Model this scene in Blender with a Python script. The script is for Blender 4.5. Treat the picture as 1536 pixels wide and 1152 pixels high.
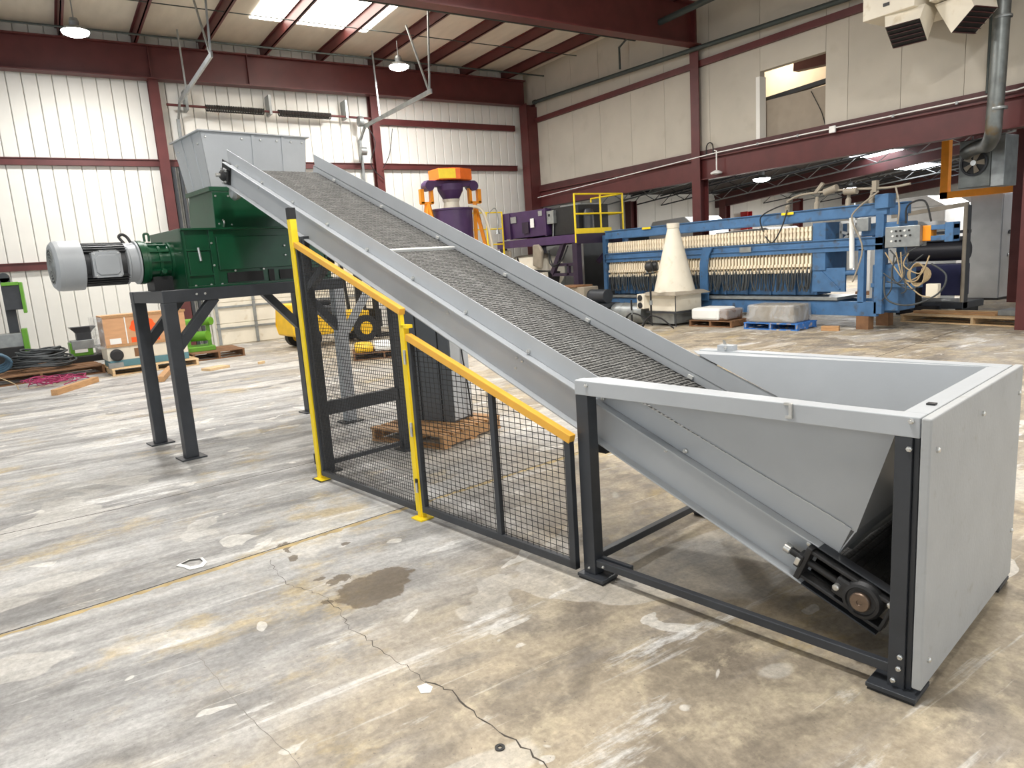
import bpy, math, random
from mathutils import Vector, Matrix
random.seed(7)
for o in list(bpy.data.objects): bpy.data.objects.remove(o, do_unlink=True)
scene = bpy.context.scene
COL = scene.collection

# ------------------------------------------------------------------ camera
cam_d = bpy.data.cameras.new('camera'); cam_o = bpy.data.objects.new('camera', cam_d); COL.objects.link(cam_o)
cam_d.sensor_width = 36.0; cam_d.lens = 36.0 * 1048.09 / 1536.0
cam_d.clip_start = 0.05; cam_d.clip_end = 200
def place_camera(loc, yaw, pitch, roll):
    y, p, r = (math.radians(v) for v in (yaw, pitch, roll))
    fw = Vector((math.cos(y) * math.cos(p), math.sin(y) * math.cos(p), -math.sin(p)))
    rt = Vector((math.sin(y), -math.cos(y), 0)); up = rt.cross(fw)
    r2 = rt * math.cos(r) + up * math.sin(r); u2 = -rt * math.sin(r) + up * math.cos(r)
    m = Matrix((r2, u2, -fw)).transposed().to_4x4(); m.translation = Vector(loc)
    cam_o.matrix_world = m
place_camera((1.2413, -2.4921, 1.75), 147.3926, 10.1559, -3.825)
scene.camera = cam_o

# ------------------------------------------------------------------ world, light, exposure
world = bpy.data.worlds.new('world'); scene.world = world; world.use_nodes = True
bg = world.node_tree.nodes['Background']
bg.inputs[0].default_value = (0.90, 0.955, 1.0, 1); bg.inputs[1].default_value = 1.2
scene.view_settings.view_transform = 'Standard'; scene.view_settings.look = 'None'
scene.view_settings.exposure = 0.0; scene.view_settings.gamma = 1.0
scene.view_settings.use_curve_mapping = False
LAMP_W = 270.0          # power of every high-bay lamp
SKY_E = 10.0             # brightness of the daylight roof panels

# ------------------------------------------------------------------ materials
def srgb(c):
    out = []
    for v in c:
        v = v / 255.0
        out.append(v / 12.92 if v <= 0.04045 else ((v + 0.055) / 1.055) ** 2.4)
    return (out[0], out[1], out[2], 1.0)
MATS = {}
def M(name, rgb, rough=0.5, metal=0.0, var=0.10, scale=5.0, stretch=(1, 1, 1), rnd=0.0, bump=0.0, bscale=60.0, spots=None, coat=0.0, emit=0.0, detail=4.0):
    m = bpy.data.materials.new(name); m.use_nodes = True
    nt = m.node_tree; N = nt.nodes; L = nt.links
    b = N['Principled BSDF']
    b.inputs['Roughness'].default_value = rough; b.inputs['Metallic'].default_value = metal
    if coat: b.inputs['Coat Weight'].default_value = coat; b.inputs['Coat Roughness'].default_value = 0.15
    tc = N.new('ShaderNodeTexCoord'); mp = N.new('ShaderNodeMapping'); mp.inputs['Scale'].default_value = stretch
    L.new(tc.outputs['Object'], mp.inputs['Vector'])
    nz = N.new('ShaderNodeTexNoise'); nz.inputs['Scale'].default_value = scale; nz.inputs['Detail'].default_value = detail
    L.new(mp.outputs[0], nz.inputs['Vector'])
    rp = N.new('ShaderNodeMapRange'); rp.inputs[1].default_value = 0.3; rp.inputs[2].default_value = 0.7
    rp.inputs[3].default_value = 1 - var; rp.inputs[4].default_value = 1 + var
    L.new(nz.outputs['Fac'], rp.inputs[0])
    val = rp.outputs[0]
    if rnd:
        oi = N.new('ShaderNodeObjectInfo'); r2 = N.new('ShaderNodeMapRange'); r2.inputs[3].default_value = 1 - rnd; r2.inputs[4].default_value = 1 + rnd
        L.new(oi.outputs['Random'], r2.inputs[0])
        mu = N.new('ShaderNodeMath'); mu.operation = 'MULTIPLY'; L.new(val, mu.inputs[0]); L.new(r2.outputs[0], mu.inputs[1]); val = mu.outputs[0]
    vm = N.new('ShaderNodeVectorMath'); vm.operation = 'SCALE'; vm.inputs[0].default_value = srgb(rgb)[:3]
    L.new(val, vm.inputs['Scale']); col = vm.outputs[0]
    if spots:
        s_rgb, s_scale, s_lo, s_hi = spots
        n2 = N.new('ShaderNodeTexNoise'); n2.inputs['Scale'].default_value = s_scale; n2.inputs['Detail'].default_value = 6
        L.new(mp.outputs[0], n2.inputs['Vector'])
        r3 = N.new('ShaderNodeMapRange'); r3.inputs[1].default_value = s_lo; r3.inputs[2].default_value = s_hi
        L.new(n2.outputs['Fac'], r3.inputs[0])
        mx = N.new('ShaderNodeMix'); mx.data_type = 'RGBA'; L.new(r3.outputs[0], mx.inputs[0]); L.new(col, mx.inputs[6]); mx.inputs[7].default_value = srgb(s_rgb)
        col = mx.outputs[2]
    L.new(col, b.inputs['Base Color'])
    if emit:
        L.new(col, b.inputs['Emission Color']); b.inputs['Emission Strength'].default_value = emit
    if bump:
        n3 = N.new('ShaderNodeTexNoise'); n3.inputs['Scale'].default_value = bscale; n3.inputs['Detail'].default_value = 3
        L.new(mp.outputs[0], n3.inputs['Vector'])
        bp = N.new('ShaderNodeBump'); bp.inputs['Strength'].default_value = bump; bp.inputs['Distance'].default_value = 0.01
        L.new(n3.outputs['Fac'], bp.inputs['Height']); L.new(bp.outputs[0], b.inputs['Normal'])
    MATS[name] = m
    return m
M('gray_paint', (176, 180, 184), 0.38, var=0.05, scale=3, bump=0.05, bscale=40)
M('gray_panel', (170, 172, 173), 0.50, var=0.05, scale=5, spots=((152, 150, 145), 14, 0.62, 0.85), bump=0.12, bscale=50)
M('dark_steel', (54, 57, 62), 0.42, var=0.12, scale=8, bump=0.05)
M('black_steel', (30, 30, 31), 0.50, var=0.2, scale=12)
M('cast_iron', (52, 52, 53), 0.50, 0.3, var=0.2, scale=30, bump=0.15, bscale=200)
M('belt', (17, 16, 15), 0.8, var=0.2, scale=20)
M('belt_tread', (118, 117, 114), 0.5, var=0.25, scale=9, bump=0.3, bscale=150)
M('zinc', (215, 215, 212), 0.28, 0.85, var=0.1, scale=40)
M('shaft', (128, 112, 100), 0.35, 0.8, var=0.1, scale=40)
M('yellow', (246, 214, 36), 0.42, var=0.05, scale=9)
M('amber', (238, 178, 66), 0.42, var=0.05, scale=9)
M('white_strip', (205, 206, 203), 0.5, var=0.06)
M('green_paint', (10, 72, 44), 0.30, var=0.12, scale=6, coat=0.3)
M('motor_gray', (158, 162, 166), 0.40, var=0.05)
M('motor_fin', (58, 59, 61), 0.45, 0.2, var=0.1)
M('red_steel', (88, 40, 39), 0.48, var=0.16, scale=3)
M('red_dark', (72, 36, 36), 0.55, var=0.2, scale=3)
M('wall_white', (226, 224, 217), 0.55, var=0.03, scale=2, rnd=0.015, bump=0.05, bscale=8)
M('wall_beige', (182, 175, 162), 0.65, var=0.06, scale=1.3, rnd=0.03, spots=((164, 155, 140), 2.2, 0.60, 0.95), bump=0.06, bscale=12)
M('ceiling_sheet', (205, 198, 184), 0.6, var=0.06, scale=1.5, stretch=(1, 4, 1), bump=0.15, bscale=3)
M('dark_ceiling', (44, 38, 38), 0.8, var=0.2, scale=2)
M('press_blue', (68, 108, 150), 0.5, var=0.16, scale=4, spots=((72, 80, 90), 7, 0.56, 0.76))
M('cream', (236, 222, 196), 0.50, var=0.08, scale=5, spots=((190, 160, 120), 8, 0.62, 0.8), rnd=0.06)
M('cream_paint', (226, 218, 200), 0.5, var=0.05, scale=3, spots=((196, 180, 150), 5, 0.6, 0.8))
M('taupe', (150, 141, 126), 0.55, var=0.12, scale=5)
M('galv', (152, 156, 156), 0.40, 0.6, var=0.18, scale=6, detail=6)
M('duct', (112, 116, 114), 0.42, 0.6, var=0.2, scale=7, spots=((120, 104, 80), 4, 0.6, 0.75))
M('pipe_dark', (62, 70, 68), 0.5, 0.2, var=0.15)
M('orange_paint', (238, 148, 26), 0.45, var=0.08)
M('orange_bright', (244, 116, 34), 0.45, var=0.06)
M('purple', (70, 46, 86), 0.42, var=0.14, scale=4)
M('purple_dark', (46, 34, 54), 0.5, var=0.16, scale=4)
M('wood', (184, 142, 98), 0.70, var=0.16, scale=6, stretch=(1, 8, 8), rnd=0.12, bump=0.1)
M('wood_pale', (214, 184, 142), 0.70, var=0.12, scale=6, stretch=(8, 1, 8), rnd=0.10, bump=0.1)
M('wood_dark', (122, 88, 60), 0.75, var=0.2, scale=6, rnd=0.15)
M('pallet_blue', (56, 112, 182), 0.6, var=0.16, scale=6, spots=((190, 170, 140), 8, 0.58, 0.7))
M('plywood', (206, 158, 116), 0.65, var=0.08, scale=3, stretch=(1, 1, 6))
M('orange_spray', (252, 92, 24), 0.6, var=0.1)
M('lime', (98, 156, 46), 0.42, var=0.08)
M('rubber', (32, 33, 35), 0.65, var=0.15, scale=20)
M('rubber_grey', (62, 66, 68), 0.6, var=0.2, scale=20)
M('hose_blue', (66, 96, 116), 0.5, var=0.1)
M('teal', (90, 134, 144), 0.5, var=0.08)
M('magenta', (158, 44, 92), 0.55, var=0.1)
M('forklift_yellow', (238, 190, 30), 0.4, var=0.08)
M('paper', (236, 236, 232), 0.7, var=0.03)
M('print_grey', (150, 150, 148), 0.7, var=0.3, scale=60)
M('concrete_dark', (70, 64, 58), 0.85, var=0.25, scale=20)
M('steel_bright', (176, 178, 180), 0.35, 0.25, var=0.08, scale=3)
M('concrete_mid', (128, 124, 118), 0.85, var=0.2, scale=20)
M('yellow_line', (176, 156, 112), 0.75, var=0.25, scale=8)
M('roll_black', (40, 40, 46), 0.45, var=0.12)
M('blue_belt', (44, 46, 82), 0.5, var=0.1)
M('tan_cable', (170, 150, 116), 0.6, var=0.15)
M('red_bright', (178, 34, 34), 0.5, var=0.1)
M('insul', (44, 42, 38), 0.75, var=0.25, scale=18)
M('plaster', (214, 196, 170), 0.7, var=0.04)
M('board_tan', (150, 138, 122), 0.7, var=0.06)
M('lens', (255, 255, 255), 0.5, var=0.0, emit=40.0)
M('skylight', (255, 248, 236), 0.5, var=0.0, emit=SKY_E)
M('far_light', (245, 248, 255), 0.5, var=0.0, emit=14.0)
M('steel_cab', (98, 102, 106), 0.42, 0.2, var=0.08, scale=3)
M('concrete_far', (196, 196, 194), 0.6, var=0.08)
def film():
    m = bpy.data.materials.new('film'); m.use_nodes = True; N = m.node_tree.nodes; L = m.node_tree.links
    b = N['Principled BSDF']; b.inputs['Base Color'].default_value = srgb((206, 208, 210)); b.inputs['Roughness'].default_value = 0.18
    tc = N.new('ShaderNodeTexCoord'); nz = N.new('ShaderNodeTexNoise'); nz.inputs['Scale'].default_value = 4; nz.inputs['Detail'].default_value = 4; nz.inputs['Distortion'].default_value = 0.8
    L.new(tc.outputs['Object'], nz.inputs['Vector'])
    r = N.new('ShaderNodeMapRange'); r.inputs[1].default_value = 0.4; r.inputs[2].default_value = 0.65; r.inputs[3].default_value = 0.10; r.inputs[4].default_value = 0.45
    L.new(nz.outputs['Fac'], r.inputs[0]); L.new(r.outputs[0], b.inputs['Alpha'])
    bp = N.new('ShaderNodeBump'); bp.inputs['Strength'].default_value = 0.8; bp.inputs['Distance'].default_value = 0.03
    L.new(nz.outputs['Fac'], bp.inputs['Height']); L.new(bp.outputs[0], b.inputs['Normal'])
    MATS['film'] = m
film()

def floor_material():
    m = bpy.data.materials.new('floor_concrete'); m.use_nodes = True; nt = m.node_tree; N = nt.nodes; L = nt.links
    b = N['Principled BSDF']
    tc = N.new('ShaderNodeTexCoord')
    def mapping(scale, rot=0.0, loc=(0, 0, 0)):
        mp = N.new('ShaderNodeMapping'); mp.inputs['Scale'].default_value = scale; mp.inputs['Rotation'].default_value = (0, 0, rot); mp.inputs['Location'].default_value = loc
        L.new(tc.outputs['Object'], mp.inputs['Vector']); return mp.outputs[0]
    def noise(vec, scale, detail=5, rough=0.55, dist=0.0):
        n = N.new('ShaderNodeTexNoise'); n.inputs['Scale'].default_value = scale; n.inputs['Detail'].default_value = detail; n.inputs['Roughness'].default_value = rough; n.inputs['Distortion'].default_value = dist
        L.new(vec, n.inputs['Vector']); return n.outputs['Fac']
    def rng(x, a, c, lo=0.0, hi=1.0):
        r = N.new('ShaderNodeMapRange'); r.interpolation_type = 'SMOOTHSTEP'
        for i, v in enumerate((a, c, lo, hi)): r.inputs[i + 1].default_value = v
        L.new(x, r.inputs[0]); return r.outputs[0]
    def math_(op, a, c):
        n = N.new('ShaderNodeMath'); n.operation = op
        for i, v in enumerate((a, c)):
            if isinstance(v, (int, float)): n.inputs[i].default_value = v
            else: L.new(v, n.inputs[i])
        return n.outputs[0]
    def mix(f, a, c):
        n = N.new('ShaderNodeMix'); n.data_type = 'RGBA'
        L.new(f, n.inputs[0])
        for i, v in ((6, a), (7, c)):
            if isinstance(v, tuple): n.inputs[i].default_value = srgb(v)
            else: L.new(v, n.inputs[i])
        return n.outputs[2]
    rot = math.radians(-6)
    flat = mapping((1, 1, 1)); streak = mapping((1.0, 0.16, 1), rot); streak2 = mapping((1.0, 0.07, 1), rot, (3, 7, 0))
    sp = N.new('ShaderNodeSeparateXYZ'); L.new(tc.outputs['Object'], sp.inputs[0])
    big = noise(flat, 0.55, 4); st = noise(streak, 2.4, 8, 0.65); st2 = noise(streak2, 7.0, 6, 0.65); fine = noise(flat, 34, 8, 0.75); mid = noise(flat, 2.0, 7, 0.65, 0.5); mot = noise(mapping((1, 0.8, 1), 0.4, (4, 8, 0)), 4.5, 7, 0.68, 0.3)
    # tan concrete toward the conveyor side, paler grey on the other
    xc = math_('MAXIMUM', sp.outputs['X'], -4.0)
    side = math_('ADD', math_('ADD', math_('MULTIPLY', sp.outputs['Y'], 0.22), math_('MULTIPLY', xc, 0.30)), math_('MULTIPLY', math_('SUBTRACT', big, 0.5), 1.3))
    brown = rng(side, -1.20, -0.50)
    pale = mix(rng(st, 0.34, 0.64), (126, 125, 124), (188, 187, 185))
    pale = mix(rng(mot, 0.50, 0.66, 0, 0.55), pale, (166, 160, 152))
    pale = mix(rng(st2, 0.34, 0.48, 0.35, 0.0), pale, (136, 134, 132))
    tan = mix(rng(mid, 0.34, 0.62), (126, 116, 102), (172, 159, 138))
    tan = mix(rng(mot, 0.48, 0.64, 0, 0.75), tan, (188, 175, 150))
    tan = mix(rng(st, 0.52, 0.66, 0, 0.45), tan, (146, 140, 134))
    col = mix(brown, pale, tan)
    yel = noise(mapping((1, 0.6, 1), 0.3, (11, 3, 0)), 1.15, 7, 0.7)
    col = mix(rng(yel, 0.545, 0.66, 0, 0.55), col, (186, 162, 106))
    wht = noise(mapping((1.0, 0.2, 1), rot, (2, 1, 0)), 3.2, 8, 0.72)
    col = mix(rng(wht, 0.56, 0.66, 0, 0.75), col, (224, 223, 220))
    drk = noise(mapping((1.0, 0.35, 1), rot, (5, 9, 0)), 1.7, 8, 0.72)
    col = mix(rng(drk, 0.52, 0.66, 0, 0.62), col, (108, 106, 104))
    patch = noise(mapping((1, 0.7, 1), 0.5, (21, 4, 0)), 0.9, 3, 0.5, 0.4)
    col = mix(rng(patch, 0.575, 0.585, 0, 0.40), col, (210, 206, 198))
    chip = noise(mapping((1, 0.8, 1), 0.9, (31, 14, 0)), 2.6, 3, 0.5, 0.6)
    col = mix(rng(chip, 0.665, 0.675, 0, 0.6), col, (222, 219, 212))
    scr = rng(st2, 0.60, 0.68, 0, 0.45); col = mix(scr, col, (226, 225, 222))
    sc3 = noise(mapping((3.0, 0.12, 1), 0.75, (1, 2, 0)), 9.0, 4, 0.6); col = mix(rng(sc3, 0.66, 0.70, 0, 0.35), col, (214, 208, 196))
    # water stain with an irregular rim, and its small splashes
    wob = N.new('ShaderNodeTexNoise'); wob.inputs['Scale'].default_value = 5.0; wob.inputs['Detail'].default_value = 7; wob.inputs['Roughness'].default_value = 0.6; L.new(tc.outputs['Object'], wob.inputs['Vector'])
    wv = N.new('ShaderNodeVectorMath'); wv.operation = 'MULTIPLY_ADD'; wv.inputs[1].default_value = (0.30, 0.30, 0); L.new(wob.outputs['Color'], wv.inputs[0]); L.new(tc.outputs['Object'], wv.inputs[2])
    stain = None
    for (cx, cy, rx, ry) in ((-2.10, -1.10, 0.20, 0.19), (-2.24, -0.98, 0.10, 0.14), (-2.36, -1.22, 0.045, 0.07), (-2.46, -1.29, 0.03, 0.05), (-2.86, -1.36, 0.05, 0.06), (-2.15, -1.33, 0.03, 0.05), (-3.08, -1.32, 0.10, 0.03), (-2.86, -1.0, 0.03, 0.04)):
        d = N.new('ShaderNodeVectorMath'); d.operation = 'SUBTRACT'; L.new(wv.outputs[0], d.inputs[0]); d.inputs[1].default_value = (cx, cy, 0)
        s = N.new('ShaderNodeVectorMath'); s.operation = 'MULTIPLY'; L.new(d.outputs[0], s.inputs[0]); s.inputs[1].default_value = (1 / rx, 1 / ry, 0)
        l = N.new('ShaderNodeVectorMath'); l.operation = 'LENGTH'; L.new(s.outputs[0], l.inputs[0])
        k = rng(l.outputs['Value'], 0.92, 1.04, 1, 0)
        stain = k if stain is None else math_('MAXIMUM', stain, k)
    col = mix(math_('MULTIPLY', stain, 0.80), col, (92, 78, 58))
    spk = noise(flat, 60, 2, 0.5); col = mix(rng(spk, 0.70, 0.74, 0, 0.5), col, (80, 76, 72))
    hv = N.new('ShaderNodeVectorMath'); hv.operation = 'SCALE'; L.new(col, hv.inputs[0]); L.new(math_('MULTIPLY', rng(fine, 0.25, 0.75, 0.76, 1.17), rng(noise(mapping((1, 0.5, 1), rot, (9, 2, 0)), 13, 6, 0.7), 0.3, 0.7, 0.85, 1.13)), hv.inputs['Scale'])
    L.new(hv.outputs[0], b.inputs['Base Color'])
    ro = math_('ADD', math_('MULTIPLY', rng(mid, 0.3, 0.7), 0.25), 0.45)
    ro = math_('SUBTRACT', ro, math_('MULTIPLY', stain, 0.15)); L.new(ro, b.inputs['Roughness'])
    bp = N.new('ShaderNodeBump'); bp.inputs['Strength'].default_value = 0.12; bp.inputs['Distance'].default_value = 0.01; L.new(fine, bp.inputs['Height']); L.new(bp.outputs[0], b.inputs['Normal'])
    MATS['floor'] = m
floor_material()

# ------------------------------------------------------------------ mesh helpers
OFF = {}
class MB:
    """collects solids and links them as one mesh object"""
    def __init__(s): s.v = []; s.f = []; s.sm = []
    def add(s, vs, fs, smooth=False):
        k = len(s.v); s.v += [tuple(v) for v in vs]
        for f in fs: s.f.append(tuple(i + k for i in f)); s.sm.append(smooth)
        return s
    def box(s, x0, x1, y0, y1, z0, z1):
        return s.add([(x0, y0, z0), (x1, y0, z0), (x1, y1, z0), (x0, y1, z0), (x0, y0, z1), (x1, y0, z1), (x1, y1, z1), (x0, y1, z1)],
                     [(0, 3, 2, 1), (4, 5, 6, 7), (0, 1, 5, 4), (1, 2, 6, 5), (2, 3, 7, 6), (3, 0, 4, 7)])
    def bar(s, p0, p1, w, h, up=(0, 0, 1)):
        a = Vector(p0); b = Vector(p1); d = (b - a).normalized(); u = Vector(up)
        if abs(d.dot(u)) > 0.99: u = Vector((0, 1, 0))
        sd = d.cross(u).normalized() * (w / 2); u2 = sd.cross(d).normalized() * (h / 2)
        vs = [a - sd - u2, a + sd - u2, a + sd + u2, a - sd + u2, b - sd - u2, b + sd - u2, b + sd + u2, b - sd + u2]
        return s.add(vs, [(3, 2, 1, 0), (4, 5, 6, 7), (0, 1, 5, 4), (1, 2, 6, 5), (2, 3, 7, 6), (3, 0, 4, 7)])
    def prism(s, poly, vec):
        n = len(poly); v = Vector(vec); A = [Vector(p) for p in poly]
        return s.add(A + [p + v for p in A], [tuple(range(n))[::-1], tuple(range(n, 2 * n))] + [(i, (i + 1) % n, n + (i + 1) % n, n + i) for i in range(n)])
    def lathe(s, prof, o, ax, n=20, cap=True):
        o = Vector(o); ax = Vector(ax).normalized(); t = Vector((0, 0, 1)) if abs(ax.z) < 0.9 else Vector((1, 0, 0))
        e1 = ax.cross(t).normalized(); e2 = ax.cross(e1)
        def ring(r, h): return [o + ax * h + (e1 * math.cos(2 * math.pi * i / n) + e2 * math.sin(2 * math.pi * i / n)) * r for i in range(n)]
        for (r0, h0), (r1, h1) in zip(prof, prof[1:]):
            s.add(ring(r0, h0) + ring(r1, h1), [(i, (i + 1) % n, n + (i + 1) % n, n + i) for i in range(n)], True)
        if cap:
            if prof[0][0] > 1e-6: s.add(ring(*prof[0]), [tuple(range(n))[::-1]])
            if prof[-1][0] > 1e-6: s.add(ring(*prof[-1]), [tuple(range(n))])
        return s
    def cyl(s, p0, p1, r, r1=None, n=16):
        a = Vector(p0); d = Vector(p1) - a
        return s.lathe([(r, 0), (r if r1 is None else r1, d.length)], a, d, n)
    def tube(s, pts, r, n=8, smooth=0):
        P = [Vector(p) for p in pts]
        if smooth:
            Q = []
            for i in range(len(P) - 1):
                p0 = P[max(i - 1, 0)]; p1 = P[i]; p2 = P[i + 1]; p3 = P[min(i + 2, len(P) - 1)]
                for k in range(smooth):
                    t = k / smooth
                    Q.append(0.5 * ((2 * p1) + (p2 - p0) * t + (2 * p0 - 5 * p1 + 4 * p2 - p3) * t * t + (3 * p1 - p0 - 3 * p2 + p3) * t ** 3))
            Q.append(P[-1]); P = Q
        rings = []; ref = None
        for i, p in enumerate(P):
            d = (P[min(i + 1, len(P) - 1)] - P[max(i - 1, 0)]).normalized()
            if ref is None:
                ref = d.cross(Vector((0, 0, 1)) if abs(d.z) < 0.9 else Vector((1, 0, 0))).normalized()
            e1 = (ref - d * ref.dot(d)).normalized(); ref = e1; e2 = d.cross(e1)
            rings.append([p + (e1 * math.cos(2 * math.pi * k / n) + e2 * math.sin(2 * math.pi * k / n)) * r for k in range(n)])
        fs = []
        for i in range(len(P) - 1):
            for k in range(n): fs.append((i * n + k, i * n + (k + 1) % n, (i + 1) * n + (k + 1) % n, (i + 1) * n + k))
        s.add([q for R in rings for q in R], fs, True)
        s.add(rings[0], [tuple(range(n))[::-1]]); s.add(rings[-1], [tuple(range(n))])
        return s
    def map(s, fn): s.v = [tuple(fn(*v)) for v in s.v]; return s
    def mesh(s, name, off=(0, 0, 0)):
        me = bpy.data.meshes.new(name)
        me.from_pydata([(v[0] - off[0], v[1] - off[1], v[2] - off[2]) for v in s.v], [], s.f)
        me.polygons.foreach_set('use_smooth', s.sm); me.update()
        return me
    def build(s, name, mat, parent=None, bev=0.0, kind=None, label=None):
        off = OFF.get(parent.name, (0, 0, 0)) if parent else (0, 0, 0)
        me = s.mesh(name, off); me.materials.append(MATS[mat])
        o = bpy.data.objects.new(name, me); COL.objects.link(o)
        if parent: o.parent = parent; OFF[o.name] = off
        if bev:
            b = o.modifiers.new('bevel', 'BEVEL'); b.width = bev; b.segments = 2; b.limit_method = 'ANGLE'; b.angle_limit = math.radians(50)
        if kind: o['kind'] = kind
        if label: o['label'] = label
        return o
def box(*a): return MB().box(*a)
def bar(*a, **k): return MB().bar(*a, **k)
def cyl(*a, **k): return MB().cyl(*a, **k)
def tag(o, label, cat, group=None):
    o['label'] = label; o['category'] = cat
    if group: o['group'] = group
    return o
def thing(name, label, cat, base, rotz=0.0, group=None, local=(0, 0, 0)):
    """Empty at the thing's base; part coordinates are given in the thing's own frame, where `local` is the base point"""
    o = bpy.data.objects.new(name, None); COL.objects.link(o); o.empty_display_size = 0.2
    o.location = base; o.rotation_euler = (0, 0, rotz); OFF[o.name] = local
    return tag(o, label, cat, group)
def struct(o): o['kind'] = 'structure'; return o
def inst(src, name, parent, loc, rot=(0, 0, 0), scale=None):
    """another object on the same mesh"""
    o = bpy.data.objects.new(name, src); COL.objects.link(o)
    if parent:
        o.parent = parent; f = OFF.get(parent.name, (0, 0, 0)); OFF[o.name] = f; loc = (loc[0] - f[0], loc[1] - f[1], loc[2] - f[2])
    o.location = loc; o.rotation_euler = rot
    if scale: o.scale = scale
    return o
def shared(mb, name, mat, bev=0.0):
    me = mb.mesh(name); me.materials.append(MATS[mat]); return me

# ------------------------------------------------------------------ room shell (room axes = world axes)
XB, YR = -18.3, 11.2                       # inner faces of the back wall and of the right-hand wall
fl = struct(box(-20, 10, -14, 34, -0.15, 0.0).build('floor', 'floor'))
JO = [((-3.06, -3.4), (-3.14, -2.5), (-3.25, -1.55), (-3.36, -0.6), (-3.55, 1.0), (-3.9, 4.0), (-4.4, 8.0), (-5.2, 14)), ((-4.95, -3.6), (-4.98, -2.2), (-5.10, -0.9), (-5.4, 2), (-6.1, 8)), ((-9.0, -6), (-9.2, 0), (-9.8, 9)), ((-12.6, -6), (-12.9, 0), (-13.6, 9))]
def strip(pts, w, jit=0.0, z=0.0006):
    mb = MB(); P = []
    for i in range(len(pts) - 1):
        a, b = Vector(pts[i]), Vector(pts[i + 1]); n = max(1, int((b - a).length / 0.035)) if jit else 1
        for k in range(n):
            q = a.lerp(b, k / n); P.append(q + Vector((random.uniform(-jit, jit), random.uniform(-jit, jit))))
    P.append(Vector(pts[-1])); vs = []; fs = []
    for i, p in enumerate(P):
        d = (P[min(i + 1, len(P) - 1)] - P[max(i - 1, 0)]).normalized(); nrm = Vector((-d.y, d.x)) * (w / 2 * (random.uniform(0.4, 1.5) if jit else 1))
        vs += [(p.x - nrm.x, p.y - nrm.y, z), (p.x + nrm.x, p.y + nrm.y, z)]
        if i: fs.append((2 * i - 2, 2 * i, 2 * i + 1, 2 * i - 1))
    return mb.add(vs, fs)
for j, pts in enumerate(JO): strip(pts, 0.012).build('floor_joint', 'concrete_dark', fl)
strip([(p[0] + 0.028, p[1]) for p in JO[0][:6]], 0.045, 0.006, 0.0004).build('painted_line', 'yellow_line', fl)
CR = [(-3.074, -1.61), (-2.662, -1.614), (-2.378, -1.492), (-2.142, -1.485), (-1.964, -1.511), (-1.715, -1.468), (-1.455, -1.426), (-1.28, -1.413), (-1.156, -1.348), (-1.038, -1.361), (-0.875, -1.332), (-0.738, -1.316), (-0.598, -1.298), (-0.3, -1.26), (0.3, -1.2)]
strip(CR[:8], 0.0028, 0.013).build('floor_crack', 'concrete_dark', fl)
strip(CR[7:], 0.0062, 0.012).build('floor_crack', 'concrete_dark', fl)
strip([(-2.209, -2.175), (-1.845, -2.127), (-1.618, -2.1), (-1.381, -2.052), (-1.181, -2.006), (-0.6, -1.95)], 0.0022, 0.005).build('floor_crack', 'concrete_mid', fl)

# back wall: one object per ribbed sheet
wb = struct(box(XB - 0.2, XB - 0.06, -14, 30, 0, 8.2).build('wall_back', 'wall_white'))
PW = 0.29
sheet = shared(MB().prism([(0, 0.006, 0), (0.012, 0.02, 0), (0.012, PW - 0.02, 0), (0, PW - 0.006, 0), (-0.06, PW - 0.006, 0), (-0.06, 0.006, 0)], (0, 0, 7.6)), 'wall_sheet', 'wall_white')
y = -9.0
while y < 11.0:
    inst(sheet, 'wall_sheet', wb, (XB, y, 0.0)); y += PW
big = shared(MB().prism([(0, 0.006, 0), (0.012, 0.02, 0), (0.012, 0.86, 0), (0, 0.874, 0), (-0.06, 0.874, 0), (-0.06, 0.006, 0)], (0, 0, 3.6)), 'wall_sheet', 'wall_white')
for k in range(20): inst(big, 'wall_sheet', wb, (XB, 11.6 + 0.88 * k, 0))
# right-hand wall above the beam, with the unglazed opening
wr = struct(box(XB, 6, YR + 0.16, YR + 0.2, 6.4, 8.2).build('wall_right', 'wall_beige'))
SEAM = [XB, -17.1, -15.86, -14.62, -13.36, -12.13, -10.67, -9.25, -7.68, -7.2, -6.16, -5.07, -4.0, -2.9, -1.8, -0.7, 0.4, 1.5, 2.6, 3.7, 4.8, 6.0]
WX0, WX1, WZ0, WZ1 = -9.25, -7.68, 4.0, 5.42
for a, b in zip(SEAM, SEAM[1:]):
    if a == -9.25:
        box(a + 0.004, b - 0.004, YR, YR + 0.16, WZ1, 8.0).build('wall_panel', 'wall_beige', wr)
    else:
        box(a + 0.004, b - 0.004, YR, YR + 0.16, 3.95, 8.0).build('wall_panel', 'wall_beige', wr)
wn = struct(MB().box(WX0 - 0.10, WX0, YR - 0.012, YR + 0.2, WZ0, WZ1 - 0.1).box(WX0, WX1, YR + 0.1, YR + 0.2, WZ0 - 0.05, WZ0).build('window_1', 'wall_white'))
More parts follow.
